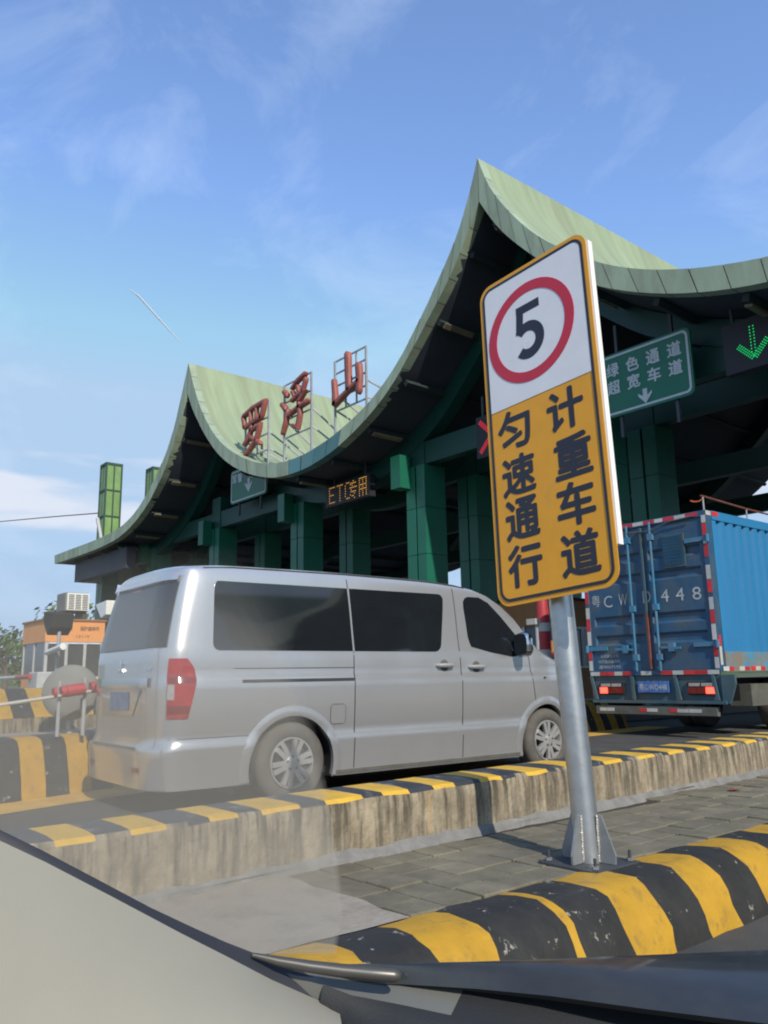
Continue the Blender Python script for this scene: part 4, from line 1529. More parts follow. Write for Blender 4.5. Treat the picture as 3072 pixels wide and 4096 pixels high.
dl = door(-TW + .095, .012, 'l')
dr = door(.028, TW - .095, 'r')
for d, x in ((dl, -.235), (dr, .205)):
    mb = MB()
    mb.tube([(x, -.028, 1.03), (x, -.028, 3.45)], .020, BARB, n=8)
    mb.build('locking_bar', d)
    for z in (1.25, 2.05, 3.2):
        mb = MB()
        mb.box((x - .045, -.05, z - .05), (x + .045, .019, z + .05), BARB)
        mb.build('bar_bracket', d)
mb = MB()
mb.bar((.03, -.012, 1.06), (.026, -.012, 1.95), .05, RUSTR, .03)
mb.bar((.026, -.012, 1.951), (.02, -.012, 3.38), .04, SKIRT, .03)
mb.build('seal_strip', dr)
for d, x, s in ((dl, -TW + .0, -1), (dr, TW - .0, 1)):
    for z in (1.42, 3.05):
        mb = MB()
        mb.box((min(x, x - s * .40), -.014, z - .035), (max(x, x - s * .40), .018, z + .035), BARB)
        mb.tube([(x - s * .0, -.02, z - .06), (x - s * .0, -.02, z + .06)], .028, BARB, n=8)
        mb.build('hinge', d)
for d, x in ((dl, -.42), (dr, .43)):
    mb = MB()
    mb.bar((x - .2, -.03, 1.40), (x + .16, -.03, 1.38), .035, BARB)
    mb.box((x - .05, -.05, 1.33), (x + .05, .018, 1.46), BARB)
    mb.build('latch', d)
vent = MB()
vent.box((.40, -.005, 2.66), (.79, .018, 3.20), SKIRT)
vt = vent.build('vent', dr)
for k in range(9):
    mb = MB()
    z = 2.70 + .054 * k
    mb.add([(.43, -.006, z), (.76, -.006, z), (.76, -.03, z + .036), (.43, -.03, z + .036), (.43, -.006, z + .04), (.76, -.006, z + .04)], [(0, 1, 2, 3), (3, 2, 5, 4)], BARB)
    mb.build('louvre', vt)
for ch, x, z, wd in (('粤', -.98, 2.24, .17), ('C', -.73, 2.21, .17), ('W', -.43, 2.22, .17), ('D', .03, 2.23, .15), ('4', .36, 2.22, .15), ('4', .63, 2.22, .15), ('8', .92, 2.21, .15)):
    text('character', ch, wd, .20 if ch != '粤' else .20, FADED, dl if x < 0.02 else dr, (x, .0185 if not (2.5 < z) else .0, z), .004, .0)
text('lettering', '总质量五十吨', .36, .058, FADED, dl, (-.78, .0185, 1.29), .002)
text('lettering', '核定载质量限载', .44, .058, FADED, dl, (-.79, .0185, 1.20), .002)
text('lettering', '准9057195', .44, .062, FADED, dl, (-.79, .0185, 1.11), .002)
# reflective tape, piece by piece
def tape(lo, hi, m):
    mb = MB()
    mb.box(lo, hi, m)
    mb.build('reflector_strip', trk)


x = -TW + .02
seqb = [(.19, REFW), (.16, REFR), (.12, REFR), (.16, REFW), (.18, REFR), (.16, None), (.19, REFW), (.17, None), (.20, REFR), (.19, REFW), (.20, REFR), (.19, REFR), (.19, REFW)]
tot = sum(a for a, _ in seqb)
for wd, m in seqb:
    wd *= 2.36 / tot
    if m:
        tape((x + .004, -.006, .965), (x + wd - .004, -.001, 1.028), m)
    x += wd
x = -TW + .1
k = 0
while x < TW - .15:
    wd = random.choice((.15, .19, .2))
    tape((x, -.006, 3.425), (min(x + wd, TW - .1), -.001, 3.485), (REFR, REFW)[k % 2])
    x += wd + .012
    k += 1
for xx in (-TW + .045, TW - .045):
    z = 1.06
    k = 0
    for z0, z1, m in ((1.05, 1.22, REFW), (1.235, 1.40, REFR), (1.48, 1.72, REFW), (1.73, 1.93, REFR), (1.94, 2.13, REFW), (2.20, 2.40, REFR), (2.41, 2.63, REFW), (2.76, 2.96, REFR), (2.97, 3.02, REFW), (3.10, 3.29, REFR), (3.30, 3.42, REFW)):
        tape((xx - .034, -.006, z0), (xx + .034, -.001, z1), m)
y = .06
k = 0
for wd, m in ((.17, REFW), (.14, REFR), (.15, None), (.16, REFW), (.15, REFR), (.04, None), (.13, REFR), (.16, REFW), (.14, REFR), (.15, None), (.2, REFW), (.2, REFR), (.2, None), (.2, REFW), (.2, REFR)) * 2:
    if m and y < L - .3:
        tape((TW + .013, y, 1.01), (TW + .017, y + wd, 1.075), m)
    y += wd + .01
tape((TW + .001, .02, 1.10), (TW + .006, .09, 1.38), REFW)
tape((TW + .001, .02, 1.39), (TW + .006, .09, 1.55), REFR)
tape((TW + .001, .0, 3.42), (TW + .006, .15, 3.49), REFW)
tape((TW + .013, .17, 3.42), (TW + .017, .36, 3.49), REFR)
# rear skirt with lamps and plate
mb = MB()
mb.box((-TW + .02, .03, .55), (TW - .02, .12, .958), SKIRT)
mb.box((-TW + .06, -.04, .52), (TW + .06, .10, .565), SKIRT)
sk = mb.build('rear_skirt', trk)
for xa, xb in ((-1.17, -1.06), (-.36, -.33), (.42, .50), (1.06, 1.13)):
    mb = MB()
    mb.bar((xa, .0, .955), (xb, -.02, .57), .05, SKIRT, .03, upv=(0, 1, 0))
    mb.build('rib', sk)
mb = MB()
mb.add([(TW - .01, .0, .955), (TW + .20, .0, .955), (TW + .21, .0, .82), (TW + .10, .0, .53), (TW - .01, .0, .53), (TW - .01, .05, .955), (TW + .20, .05, .955), (TW + .21, .05, .82), (TW + .10, .05, .53), (TW - .01, .05, .53)], [(0, 1, 2, 3, 4), (9, 8, 7, 6, 5), (1, 0, 5, 6), (2, 1, 6, 7), (3, 2, 7, 8), (4, 3, 8, 9), (0, 4, 9, 5)], SKIRT)
mb.build('corner_wing', trk)
for x0, lit in ((-.99, 0), (.64, 2)):
    mb = MB()
    mb.box((x0 - .01, -.005, .66), (x0 + .46, .03, .855), CHASS)
    la = mb.build('tail_light', trk)
    for k in range(3):
        mb = MB()
        mb.box((x0 + .15 * k, -.02, .675), (x0 + .145 + .15 * k, -.006, .77), LIT if k == lit or (x0 < 0 and k == 0) else TAILD)
        mb.build('lens', la)
    for k in range(2):
        mb = MB()
        mb.box((x0 + .02 + .21 * k, -.02, .785), (x0 + .20 + .21 * k, -.006, .835), TAILW)
        mb.build('lens', la)
mb = MB()
mb.box((-.245, -.02, .69), (.305, .029, .865), PLATE)
pl = mb.build('number_plate', trk)
text('lettering', '粤C·WD448', .50, .11, FADED, pl, (.03, -.0205, .778), .002, .01)
mb = MB()
mb.box((-1.10, -.02, .335), (1.10, .06, .475), BUMPG)
bp_ = mb.build('rear_bumper', trk, bevel=.01)
x = -1.02
for wd, m in ((.14, REFW), (.16, REFW), (.17, REFR), (.12, REFW), (.18, BUMPG), (.14, REFR), (.2, REFW), (.2, BUMPG), (.14, REFR), (.2, REFW), (.22, REFW)):
    if m is not BUMPG:
        mb = MB()
        mb.box((x, -.024, .385), (x + wd - .01, -.0205, .44), BUMPG if random.random() < .3 else m)
        mb.build('reflector_strip', bp_)
    x += wd
mb = MB()
mb.box((-.45, .15, .62), (.45, 8.2, .88), CHASS)
mb.box((-.9, 1.5, .45), (.9, 1.7, .7), CHASS)
mb.box((.80, .95, .46), (1.16, 1.55, .80), BUMPG)
mb.box((.75, 3.6, .45), (1.12, 4.6, .90), BUMPG)
mb.box((-.95, .12, .40), (-.85, 1.0, .55), CHASS)
mb.build('chassis', trk)
mb = MB()
mb.box((.62, .55, .55), (1.18, .58, .80), CHASS)
mb.build('mud_guard', trk)
tw = []
for x, y, sg in ((1.08, 2.75, 1), (-1.08, 2.75, -1), (.80, 2.75, 1), (-.80, 2.75, -1), (1.05, 6.9, 1), (-1.05, 6.9, -1)):
    t = wheel(trk, x, y, sg, z=.44)
    if not tw:
        wheel_parts(t, .44)
        tw.append(t)
    else:
        for ch in tw[0].children:
            c = ch.copy()
            COL.objects.link(c)
            c.parent = t
mb = MB()
cabp = [(6.35, .6), (6.35, 2.55), (6.5, 2.72), (7.9, 2.72), (8.25, 1.75), (8.35, 1.3), (8.35, .6)]
for xa, xb in ((-1.08, 1.08),):
    vs = [(xa, y, z) for y, z in cabp] + [(xb, y, z) for y, z in cabp]
    n = len(cabp)
    mb.add(vs, [tuple(range(n)), tuple(range(2 * n - 1, n - 1, -1))] + [((i + 1) % n, i, i + n, (i + 1) % n + n) for i in range(n)], CSIDE)
cab = mb.build('cab', trk, bevel=.05)
mb = MB()
for s in (1, -1):
    mb.add([(s * 1.083, 6.9, 1.75), (s * 1.083, 7.95, 1.75), (s * 1.083, 7.75, 2.5), (s * 1.083, 6.9, 2.5)], [(0, 1, 2, 3)], GLASS)
mb.add([(-.95, 8.265, 1.78), (.95, 8.265, 1.78), (.95, 7.96, 2.6), (-.95, 7.96, 2.6)], [(0, 1, 2, 3)], GLASS)
mb.build('cab_window', cab)
# roof rail with ribbon
mb = MB()
mb.tube([(TW - .05, .06, 3.5), (TW - .05, .06, 3.72)], .013, STEEL, n=6)
mb.tube([(TW - .05, 1.45, 3.5), (TW - .05, 1.45, 3.68)], .013, STEEL, n=6)
mb.tube([(TW - .05, 4.0, 3.5), (TW - .05, 4.0, 3.66)], .013, STEEL, n=6)
mb.tube([(TW - .05, .0, 3.735), (TW - .05, 1.45, 3.69), (TW - .05, 6.0, 3.66)], .016, RUSTR, n=6)
mb.build('roof_rail', trk)
mb = MB()
mb.tube([(TW - .04, .04, 3.69), (TW - .10, .03, 3.655), (TW - .18, .02, 3.66), (TW - .24, .02, 3.685)], .012, TAPEO, n=5)
mb.build('ribbon', trk)
mb = MB()
mb.tube([(-.9, -.03, 3.30), (-.3, -.035, 3.33), (.2, -.03, 3.30), (.55, -.03, 3.40), (1.0, -.03, 3.43)], .010, WIRE, n=5)
mb.build('cable', trk)

# ================================================================== BOOTHS AND LANE FURNITURE ON THE LEFT
def booth(label, x0, x1, y0, y1, zt, colr, dark, loc_text=True):
    t = thing('toll_booth', label, 'toll booth', (x1, y0, .22), group='toll booths on the islands')
    W, D, H = x1 - x0, y1 - y0, zt - .22
    mb = MB()
    mb.box((-W, 0, 0), (0, D, .95), colr)
    mb.build('lower_panel', t)
    mb = MB()
    mb.box((-W - .03, -.03, H - .75), (.03, D + .03, H), colr)
    mb.build('fascia', t)
    mb = MB()
    mb.box((-W - .08, -.08, H), (.08, D + .08, H + .07), dark)
    mb.build('roof', t)
    for xx, yy in ((-.04, .04), (-.04, D * .36), (-.04, D * .68), (-.04, D - .04), (-W + .04, .04), (-W + .04, D - .04), (-W / 2, .04)):
        mb = MB()
        mb.box((xx - .05, yy - .05, 1.0), (xx + .05, yy + .05, H - .75), BFRAME)
        mb.build('window_post', t)
    for za, zb in ((.952, .998), (H - .82, H - .752)):
        mb = MB()
        mb.box((-.09, .1, za), (.012, D - .1, zb), BWHITE)
        mb.build('window_sill', t)
    for a, b in ((.09, D * .36 - .05), (D * .36 + .05, D * .68 - .05), (D * .68 + .05, D - .09)):
        mb = MB()
        mb.box((-.05, a, 1.0), (-.03, b, H - .83), BGLASS)
        mb.build('pane', t)
    for a, b in ((-W + .09, -W / 2 - .05), (-W / 2 + .05, -.09)):
        mb = MB()
        mb.box((a, .03, 1.0), (b, .05, H - .76), BGLASS)
        mb.build('pane', t)
    mb = MB()
    mb.box((-W + .08, D - .05, 1.0), (-.08, D - .03, H - .76), BGLASS)
    mb.build('pane', t)
    return t


b1 = booth('orange toll booth with black lettering on its fascia at the far left', -32.6, -30.0, 9.25, 11.3, 3.2, ORANGE, BROWN)
HH = 3.2 - .22
text('lettering', '防火安全', .58, .17, SBLACK, b1, (.034, .62, HH - .27), .004, .01, rot=(0, 0, PI / 2))
text('lettering', '保护森林环', .70, .17, SBLACK, b1, (.034, 1.52, HH - .27), .004, .01, rot=(0, 0, PI / 2))
text('lettering', '12119', .46, .09, SBLACK, b1, (.034, 1.28, HH - .55), .004, .0, rot=(0, 0, PI / 2))
text('lettering', '贴心服务', 1.3, .30, SBLACK, b1, (.004, .82, .62), .004, .0, rot=(0, 0, PI / 2))
t = thing('air_conditioner', 'white air conditioner unit standing on the roof of the orange toll booth', 'air conditioner', (-30.3, 9.95, 3.29))
mb = MB()
mb.box((-1.0, 0, .28), (0, .85, .98), GREYD)
mb.build('casing', t, bevel=.04)
mb = MB()
mb.box((.002, .05, .32), (.05, .85, .95), CAMW)
gr = mb.build('grille', t, bevel=.01)
for k in range(3):
    for q in range(9):
        mb = MB()
        mb.box((.051, .10 + .25 * k, .36 + .062 * q), (.055, .10 + .25 * k + .2, .36 + .062 * q + .034), GAP)
        mb.build('slot', gr)
mb = MB()
for yy in (.12, .73):
    mb.box((-.9, yy - .04, 0), (-.1, yy + .04, .28), DSTEEL)
mb.build('stand', t)
b2 = booth('dark brown toll booth seen between the van nose and the sign pole', -16.4, -14.75, 18.0, 20.4, 3.1, BROWN, CHASS)

# red and white banded post
t = thing('banded_post', 'thick red post with white bands standing just left of the sign pole', 'post', (-10.72, 13.0, .0))
mb = MB()
mb.lathe([(.2, .165), (.9, .155), (1.75, .145), (2.2, .13), (2.45, .11), (2.75, .07), (2.78, .0)], PRED, 20, axis='z')
mb.build('shaft', t)
for z in (.75, 1.32, 1.85):
    mb = MB()
    mb.lathe([(z, .158), (z, .160), (z + .17, .158), (z + .17, .150)], PWHITE, 20, axis='z')
    mb.build('band', t)
t = thing('barrier_gate', 'low grey barrier gate cabinet with short red and white arm left of the sign pole', 'barrier gate', (-9.75, 12.3, .0))
mb = MB()
mb.box((-.18, -.15, .2), (.18, .2, 1.28), BFRAME)
mb.build('cabinet', t, bevel=.02)
mb = MB()
mb.tube([(0, -.1, 1.45), (.25, -.1, 1.72)], .05, PWHITE, n=8)
mb.tube([(-.1, -.1, 1.40), (.3, -.1, 1.38)], .09, PRED, n=8)
mb.build('arm', t)
mb = MB()
mb.tube([(-.55, 0, .2), (-.55, 0, 2.0)], .035, STEEL, n=8)
mb.box((-.72, -.1, 1.95), (-.50, .05, 2.06), PWHITE)
mb.build('sensor_post', t)
mb = MB()
mb.tube([(-.02, .1, 1.28), (-.02, .1, 1.95)], .03, DSTEEL, n=8)
mb.tube([(-.06, -.14, 1.38), (-.06, -.14, 1.62)], .05, AMBER, n=8)
mb.box((-.15, .0, 1.93), (.10, .12, 2.05), PWHITE)
mb.build('lamp_mast', t)

# slim barrier arm and a round disc standing on the striped island
t = thing('barrier_gate', 'thin white barrier arm with red sections crossing in front of the round grey disc', 'barrier gate', (-8.0, 2.1, .51))
pa, pb = Vector((0, -2.2, .07)), Vector((0, .9, .455))
for k, (a, b, m, r) in enumerate(((0, .855, PWHITE, .017), (.86, .868, PRED, .05), (.882, .897, PRED, .055), (.898, .953, PRED, .058), (.972, .993, PRED, .055), (.855, 1.0, PWHITE, .015))):
    mb = MB()
    dz = Vector((0, 0, .0 if m is PRED else -.035))
    mb.tube([pa.lerp(pb, a) + dz, pa.lerp(pb, b) + dz], r, m, n=10)
    mb.build('arm_section', t)
for f in (.885, .962):
    mb = MB()
    p = pa.lerp(pb, f)
    mb.tube([p + Vector((-.06, 0, .10)), Vector((p.x - .06, p.y, .0))], .02, STEEL, n=8)
    mb.build('arm_stand', t)
t = thing('round_disc', 'round grey domed disc on a post on the striped island left of the van', 'round sign', (-8.42, 2.87, .51))
mb = MB()
mb.lathe([(-.05, .0), (-.045, .10), (-.03, .19), (-.01, .255), (.012, .272), (.02, .26), (.02, .0)], GREYD, 48, axis='y', c=(0, 0, .40))
d_ = mb.build('disc', t)
t.rotation_euler = (0, 0, R(66))
mb = MB()
mb.tube([(0, .05, .0), (0, .05, .5)], .03, STEEL, n=8)
mb.build('post', t)
t = thing('lane_camera', 'white camera on a thin post with a dark hood in front of the orange booth', 'camera', (-15.45, 5.0, .0))
mb = MB()
mb.tube([(-.05, 0, .5), (.0, 0, 2.2)], .035, STEEL, n=8)
mb.build('post', t)
mb = MB()
mb.add([(-.36, -.2, 2.32), (.16, -.2, 2.27), (.12, -.2, 2.0), (-.10, -.2, 1.86), (-.30, -.2, 2.06), (-.36, .2, 2.32), (.16, .2, 2.27), (.12, .2, 2.0), (-.10, .2, 1.86), (-.30, .2, 2.06)], [(0, 1, 2, 3, 4), (9, 8, 7, 6, 5), (1, 0, 5, 6), (2, 1, 6, 7), (3, 2, 7, 8), (4, 3, 8, 9), (0, 4, 9, 5)], CHASS)
mb.build('hood', t, bevel=.03)
mb = MB()
mb.tube([(-.30, -.1, 1.56), (.55, -.1, 1.64)], [.05, .058], CAMW, n=12)
mb.tube([(-.36, -.1, 1.555), (-.30, -.1, 1.56)], .035, CHASS, n=10)
mb.bar((.05, -.1, 1.58), (.02, 0, 1.48), .05, STEEL)
mb.build('camera_body', t)
t = thing('barrier_gate', 'pale grey barrier gate cabinet with its red and white arm at the far left edge', 'barrier gate', (-26.2, 8.0, .2))
mb = MB()
mb.box((-.55, -.2, 0), (.3, .3, 1.15), BFRAME)
mb.build('cabinet', t, bevel=.03)
mb = MB()
mb.tube([(-.2, -.25, 1.02), (-1.6, -.25, 1.0)], .07, PRED, n=8)
mb.tube([(-1.6, -.25, 1.0), (-5.2, -.25, .98)], .07, PWHITE, n=8)
mb.build('arm', t)
t = thing('floodlight', 'cream floodlight on the eave pillar just left of the van roof', 'floodlight', (-39.6, 15.0, 4.55))
mb = MB()
mb.add([(-.75, -.3, .25), (.75, -.3, .35), (.75, -.3, -.35), (.1, -.3, -.5), (-.75, .3, .25), (.75, .3, .35), (.75, .3, -.35), (.1, .3, -.5)], [(0, 1, 2, 3), (7, 6, 5, 4), (0, 4, 5, 1), (1, 5, 6, 2), (2, 6, 7, 3), (3, 7, 4, 0)], CAMW)
mb.build('housing', t, bevel=.04)
mb = MB()
mb.bar((.3, 0, 0), (-3.4, 1.0, -.1), .08, DSTEEL)
mb.build('bracket', t)
mb = MB()
mb.tube([(-95, 16, 17.3), (-80, 16, 15.1), (-64, 16, 12.9), (-52, 16, 11.3), (-44.1, 16.2, 10.25)], .035, WIRE, n=5)
tag(mb.build('overhead_wire'), 'thin overhead wire running left from the green lantern shaft', 'wire')

# ================================================================== TREES
def tree(x, y, h, r, label, dens=900, base=.35, lm=(LEAF1, LEAF2)):
    t = thing('tree', label, 'tree', (x, y, -.03), group='trees beyond the toll plaza')
    mb = MB()
    mb.tube([(0, 0, 0), (.1, .05, h * .3), (-.05, .1, h * .6), (.05, 0, h * .9)], [r * .09, r * .07, r * .05, r * .02], BARK, n=8)
    lobes = []
    for k in range(9):
        a = random.uniform(0, 2 * PI)
        d = random.uniform(.2, .75) * r
        z = h * random.uniform(base + .1, .88)
        lobes.append((d * math.cos(a), d * math.sin(a), z, r * random.uniform(.32, .55)))
        mb.tube([(0, 0, h * .32), (d * .5 * math.cos(a), d * .5 * math.sin(a), (h * .32 + z) / 2), (d * math.cos(a), d * math.sin(a), z)], [r * .04, r * .03, r * .01], BARK, n=5)
    mb.build('trunk', t)
    mb = MB()
    for k in range(dens):
        lx, ly, lz, lr = random.choice(lobes)
        v = Vector((random.gauss(0, 1), random.gauss(0, 1), random.gauss(0, 1))).normalized() * lr * random.uniform(.55, 1.05)
        p = Vector((lx, ly, lz)) + v
        s = r * random.uniform(.05, .11)
        n = (v.normalized() + Vector((random.uniform(-.7, .7), random.uniform(-.7, .7), random.uniform(-.7, .7)))).normalized()
        a = n.orthogonal().normalized() * s
        b = n.cross(a).normalized() * s * random.uniform(.4, .8)
        m = lm[0] if random.random() < .55 else lm[1]
        mb.add([p - a, p - b * .6 + a * .2, p + a, p + b], [(0, 1, 2, 3)], m)
    tag(mb.build('crown', t), kind='stuff')
    return t


tree(-150, 40, 9.5, 6.5, 'leafy tree at the far left edge behind the barrier gate', 900, .1)
tree(-137, 41, 9.2, 5.5, 'low leafy tree just left of the orange booth', 700, .1)
tree(-139, 46, 12.9, 3.2, 'slim pale green tree top over the left corner of the orange booth', 500, .4, (LEAF2, LEAF2))
tree(-119, 38, 12.6, 6.0, 'broad tree top behind the air conditioner on the booth', 900, .3, (LEAF2, LEAF1))
tree(-98, 34, 8.0, 6.0, 'leafy tree behind the orange booth right side', 700, .1)
tree(-46, 55, 7.5, 5.0, 'sunlit tree beyond the canopy left of the sign pole', 900, .1, (LEAF2, LEAF2))
tree(-38, 60, 7.5, 5.0, 'sunlit tree beyond the canopy right behind the sign pole', 800, .1, (LEAF2, LEAF2))
mb = MB()
random.seed(3)
pr = []
for i in range(60):
    a = R(100 + 100 * i / 59)
    d = 420
    pr.append((d * math.cos(a), d * math.sin(a) + 40, random.uniform(7, 13)))
mb.grid([[(x, y, -.5) for x, y, z in pr], [(x * 1.03, y * 1.03, z * .7) for x, y, z in pr], [(x * 1.06, y * 1.06, z) for x, y, z in pr]], LEAF1)
tag(mb.build('far_woods', smooth=True), 'low dark woods along the horizon', kind='stuff')

# contrail high in the sky
mb = MB()
mb.tube([(-4025, 1564, 2098), (-4019, 1615, 2070), (-4018, 1739, 1968), (-4012, 1865, 1862)], [2.0, 5.0, 4.5, 2.0], VAPOUR, n=6)
tag(mb.build('contrail'), 'thin white contrail slanting across the blue sky at left', 'contrail')

# ================================================================== OWN CAR (the one the picture is taken from)
car = thing('own_car', 'near car interior edge with beige pillar trim, black seal and dark bonnet in the foreground', 'car')
C0 = Vector((0, 0, 1))


def Rr(d, t):
    return C0 + Vector(d) * t


EDGE = [((-.720, .602, -.345), .86), ((-.759, .5555, -.3396), .825), ((-.8069, .5023, -.311), .80), ((-.8376, .4648, -.2872), .785), ((-.8656, .426, -.2632), .772), ((-.9037, .365, -.2238), .76), ((-.9351, .3026, -.1843), .752), ((-.9522, .2605, -.1599), .75), ((-.9694, .2092, -.1285), .75)]
EP = [Rr(d, t) for d, t in EDGE[1:]]
LOWP = [Vector((-.53, .40, .66)), Vector((-.55, .33, .67)), Vector((-.57, .27, .66)), Vector((-.585, .21, .66)), Vector((-.60, .14, .66)), Vector((-.60, .07, .66)), Vector((-.60, .0, .67)), Vector((-.60, -.08, .68))]
mb = MB()
rws = []
for f in (0, .04, .12, .3, .5, .75, 1.0):
    bul = .035 * math.sin(PI * min(f * 1.1, 1))
    rws.append([a.lerp(b, f) + Vector((.5, -.35, .5)).normalized() * bul for a, b in zip(EP, LOWP)])
mb.grid(rws, TRIM)
mb.build('pillar_trim', car, smooth=True, angle=80)
SE = [((-.7505, .5770, -.3236), .855), ((-.8221, .4918, -.287), .825), ((-.8409, .4663, -.2746), .812), ((-.8682, .4269, -.2529), .80), ((-.8934, .386, -.2301), .79), ((-.9166, .3443, -.2034), .78), ((-.9366, .3026, -.1767), .775), ((-.9537, .2602, -.1509), .77), ((-.9705, .2088, -.1204), .77)]
mb = MB()
op = [Rr(d, t) for d, t in SE]
ip = [Rr(d, t + .004) for d, t in (EDGE[0], *EDGE[1:])]
mb.grid([op, [a.lerp(b, .35) + Vector((.006, -.004, .006)) for a, b in zip(op, ip)], [a.lerp(b, .7) + Vector((.004, -.003, .002)) for a, b in zip(op, ip)], ip], SEAL)
mb.build('weather_strip', car, smooth=True)
HB = [(-0.649, 0.454, 0.748), (-0.633, 0.476, 0.75), (-0.605, 0.511, 0.75), (-0.563, 0.563, 0.75), (-0.522, 0.618, 0.75), (-0.47, 0.69, 0.75), (-0.404, 0.781, 0.75), (-0.30, 0.93, 0.75)]
HN = [(-0.655, 0.458, 0.735), (-0.632, 0.474, 0.735), (-0.600, 0.507, 0.735), (-0.548, 0.548, 0.735), (-0.494, 0.583, 0.735), (-0.425, 0.618, 0.735), (-0.348, 0.661, 0.735), (-0.24, 0.72, 0.735)]
mb = MB()
rws = []
hb, hn = [Vector(p) for p in HB], [Vector(p) for p in HN]
rws.append([p + Vector((-.05, .035, -.09)) for p in hb])
rws.append([p + Vector((-.02, .012, -.02)) for p in hb])
for f in (0, .12, .3, .5, .7, .9, 1):
    rws.append([a.lerp(b, f) + Vector((0, 0, .006 * math.sin(PI * f))) for a, b in zip(hb, hn)])
mb.grid(rws, HOOD)
mb.build('bonnet', car, smooth=True)
CU = [(-0.8249, 0.4867, -0.2875), (-0.8069, 0.5102, -0.2979), (-0.7826, 0.5413, -0.3075), (-0.7592, 0.5705, -0.3133), (-0.7254, 0.6103, -0.3184), (-0.6785, 0.6588, -0.3249), (-0.6103, 0.7195, -0.3313), (-0.5332, 0.7758, -0.3372), (-0.4387, 0.8324, -0.3387), (-0.3545, 0.8719, -0.3379)]
CL = [(-0.8245, 0.4864, -0.2892), (-0.8054, 0.5093, -0.3032), (-0.7802, 0.5396, -0.3164), (-0.7554, 0.5674, -0.3277), (-0.7198, 0.6069, -0.3371), (-0.6824, 0.6439, -0.3462), (-0.6414, 0.6807, -0.354), (-0.5833, 0.7263, -0.3637), (-0.5105, 0.7755, -0.3716), (-0.4389, 0.8159, -0.3763)]
cu, cl = [Rr(d, .835) for d in CU], [Rr(d, .815) for d in CL]
mb = MB()
mb.grid([[p + Vector((-.006, .004, -.014)) for p in cu], cu, [a.lerp(b, .5) for a, b in zip(cu, cl)], cl, [p + Vector((0, 0, -.02)) for p in cl]], None, lambda i, j: COWL if j < 5 else DASH)
mb.build('cowl_panel', car, smooth=True)
mb = MB()
d2 = [Rr(d, .811) for i, d in enumerate([(-0.7743, 0.5474, -0.3176), (-0.7554, 0.5674, -0.3277), (-0.7198, 0.6069, -0.3371), (-0.6824, 0.6439, -0.3462), (-0.6414, 0.6807, -0.354), (-0.5833, 0.7263, -0.3637), (-0.5105, 0.7755, -0.3716), (-0.4389, 0.8159, -0.3763)])]
d3 = [Rr(d, .812 if i < 2 else .79) for i, d in enumerate([(-0.772, 0.5398, -0.3357), (-0.7524, 0.5614, -0.3445), (-0.7171, 0.5944, -0.3638), (-0.6785, 0.6294, -0.3788), (-0.6366, 0.6661, -0.3886), (-0.5762, 0.7132, -0.3992), (-0.5048, 0.7602, -0.4091), (-0.4354, 0.8002, -0.4124)])]
d4 = [Rr(d, .835 if i < 2 else .74) for i, d in enumerate([(-0.7871, 0.4984, -0.3633), (-0.7596, 0.5253, -0.3835), (-0.7244, 0.557, -0.4063), (-0.6845, 0.5954, -0.4207), (-0.635, 0.6418, -0.4299), (-0.5678, 0.6985, -0.4356), (-0.4992, 0.7459, -0.4409), (-0.4317, 0.7857, -0.4431)])]
mb.grid([d2, [a.lerp(b, .5) + Vector((0, 0, .003)) for a, b in zip(d2, d3)], d3, d4], DASH)
mb.build('dashboard', car, smooth=True)
mb = MB()
ch = [Rr(M_, .80) for M_ in [(-0.8235, 0.4887, -0.2881), (-0.8076, 0.5106, -0.295), (-0.787, 0.5383, -0.3015), (-0.7657, 0.5655, -0.3065), (-0.7468, 0.5885, -0.3097), (-0.7308, 0.6072, -0.3118), (-0.7269, 0.6117, -0.3123), (-0.7252, 0.6135, -0.3125)]]
mb.tube(ch, [.002, .0040, .0048, .0054, .0058, .0058, .0045, .0018], SATIN, n=14)
mb.build('edge_moulding', car, angle=70)

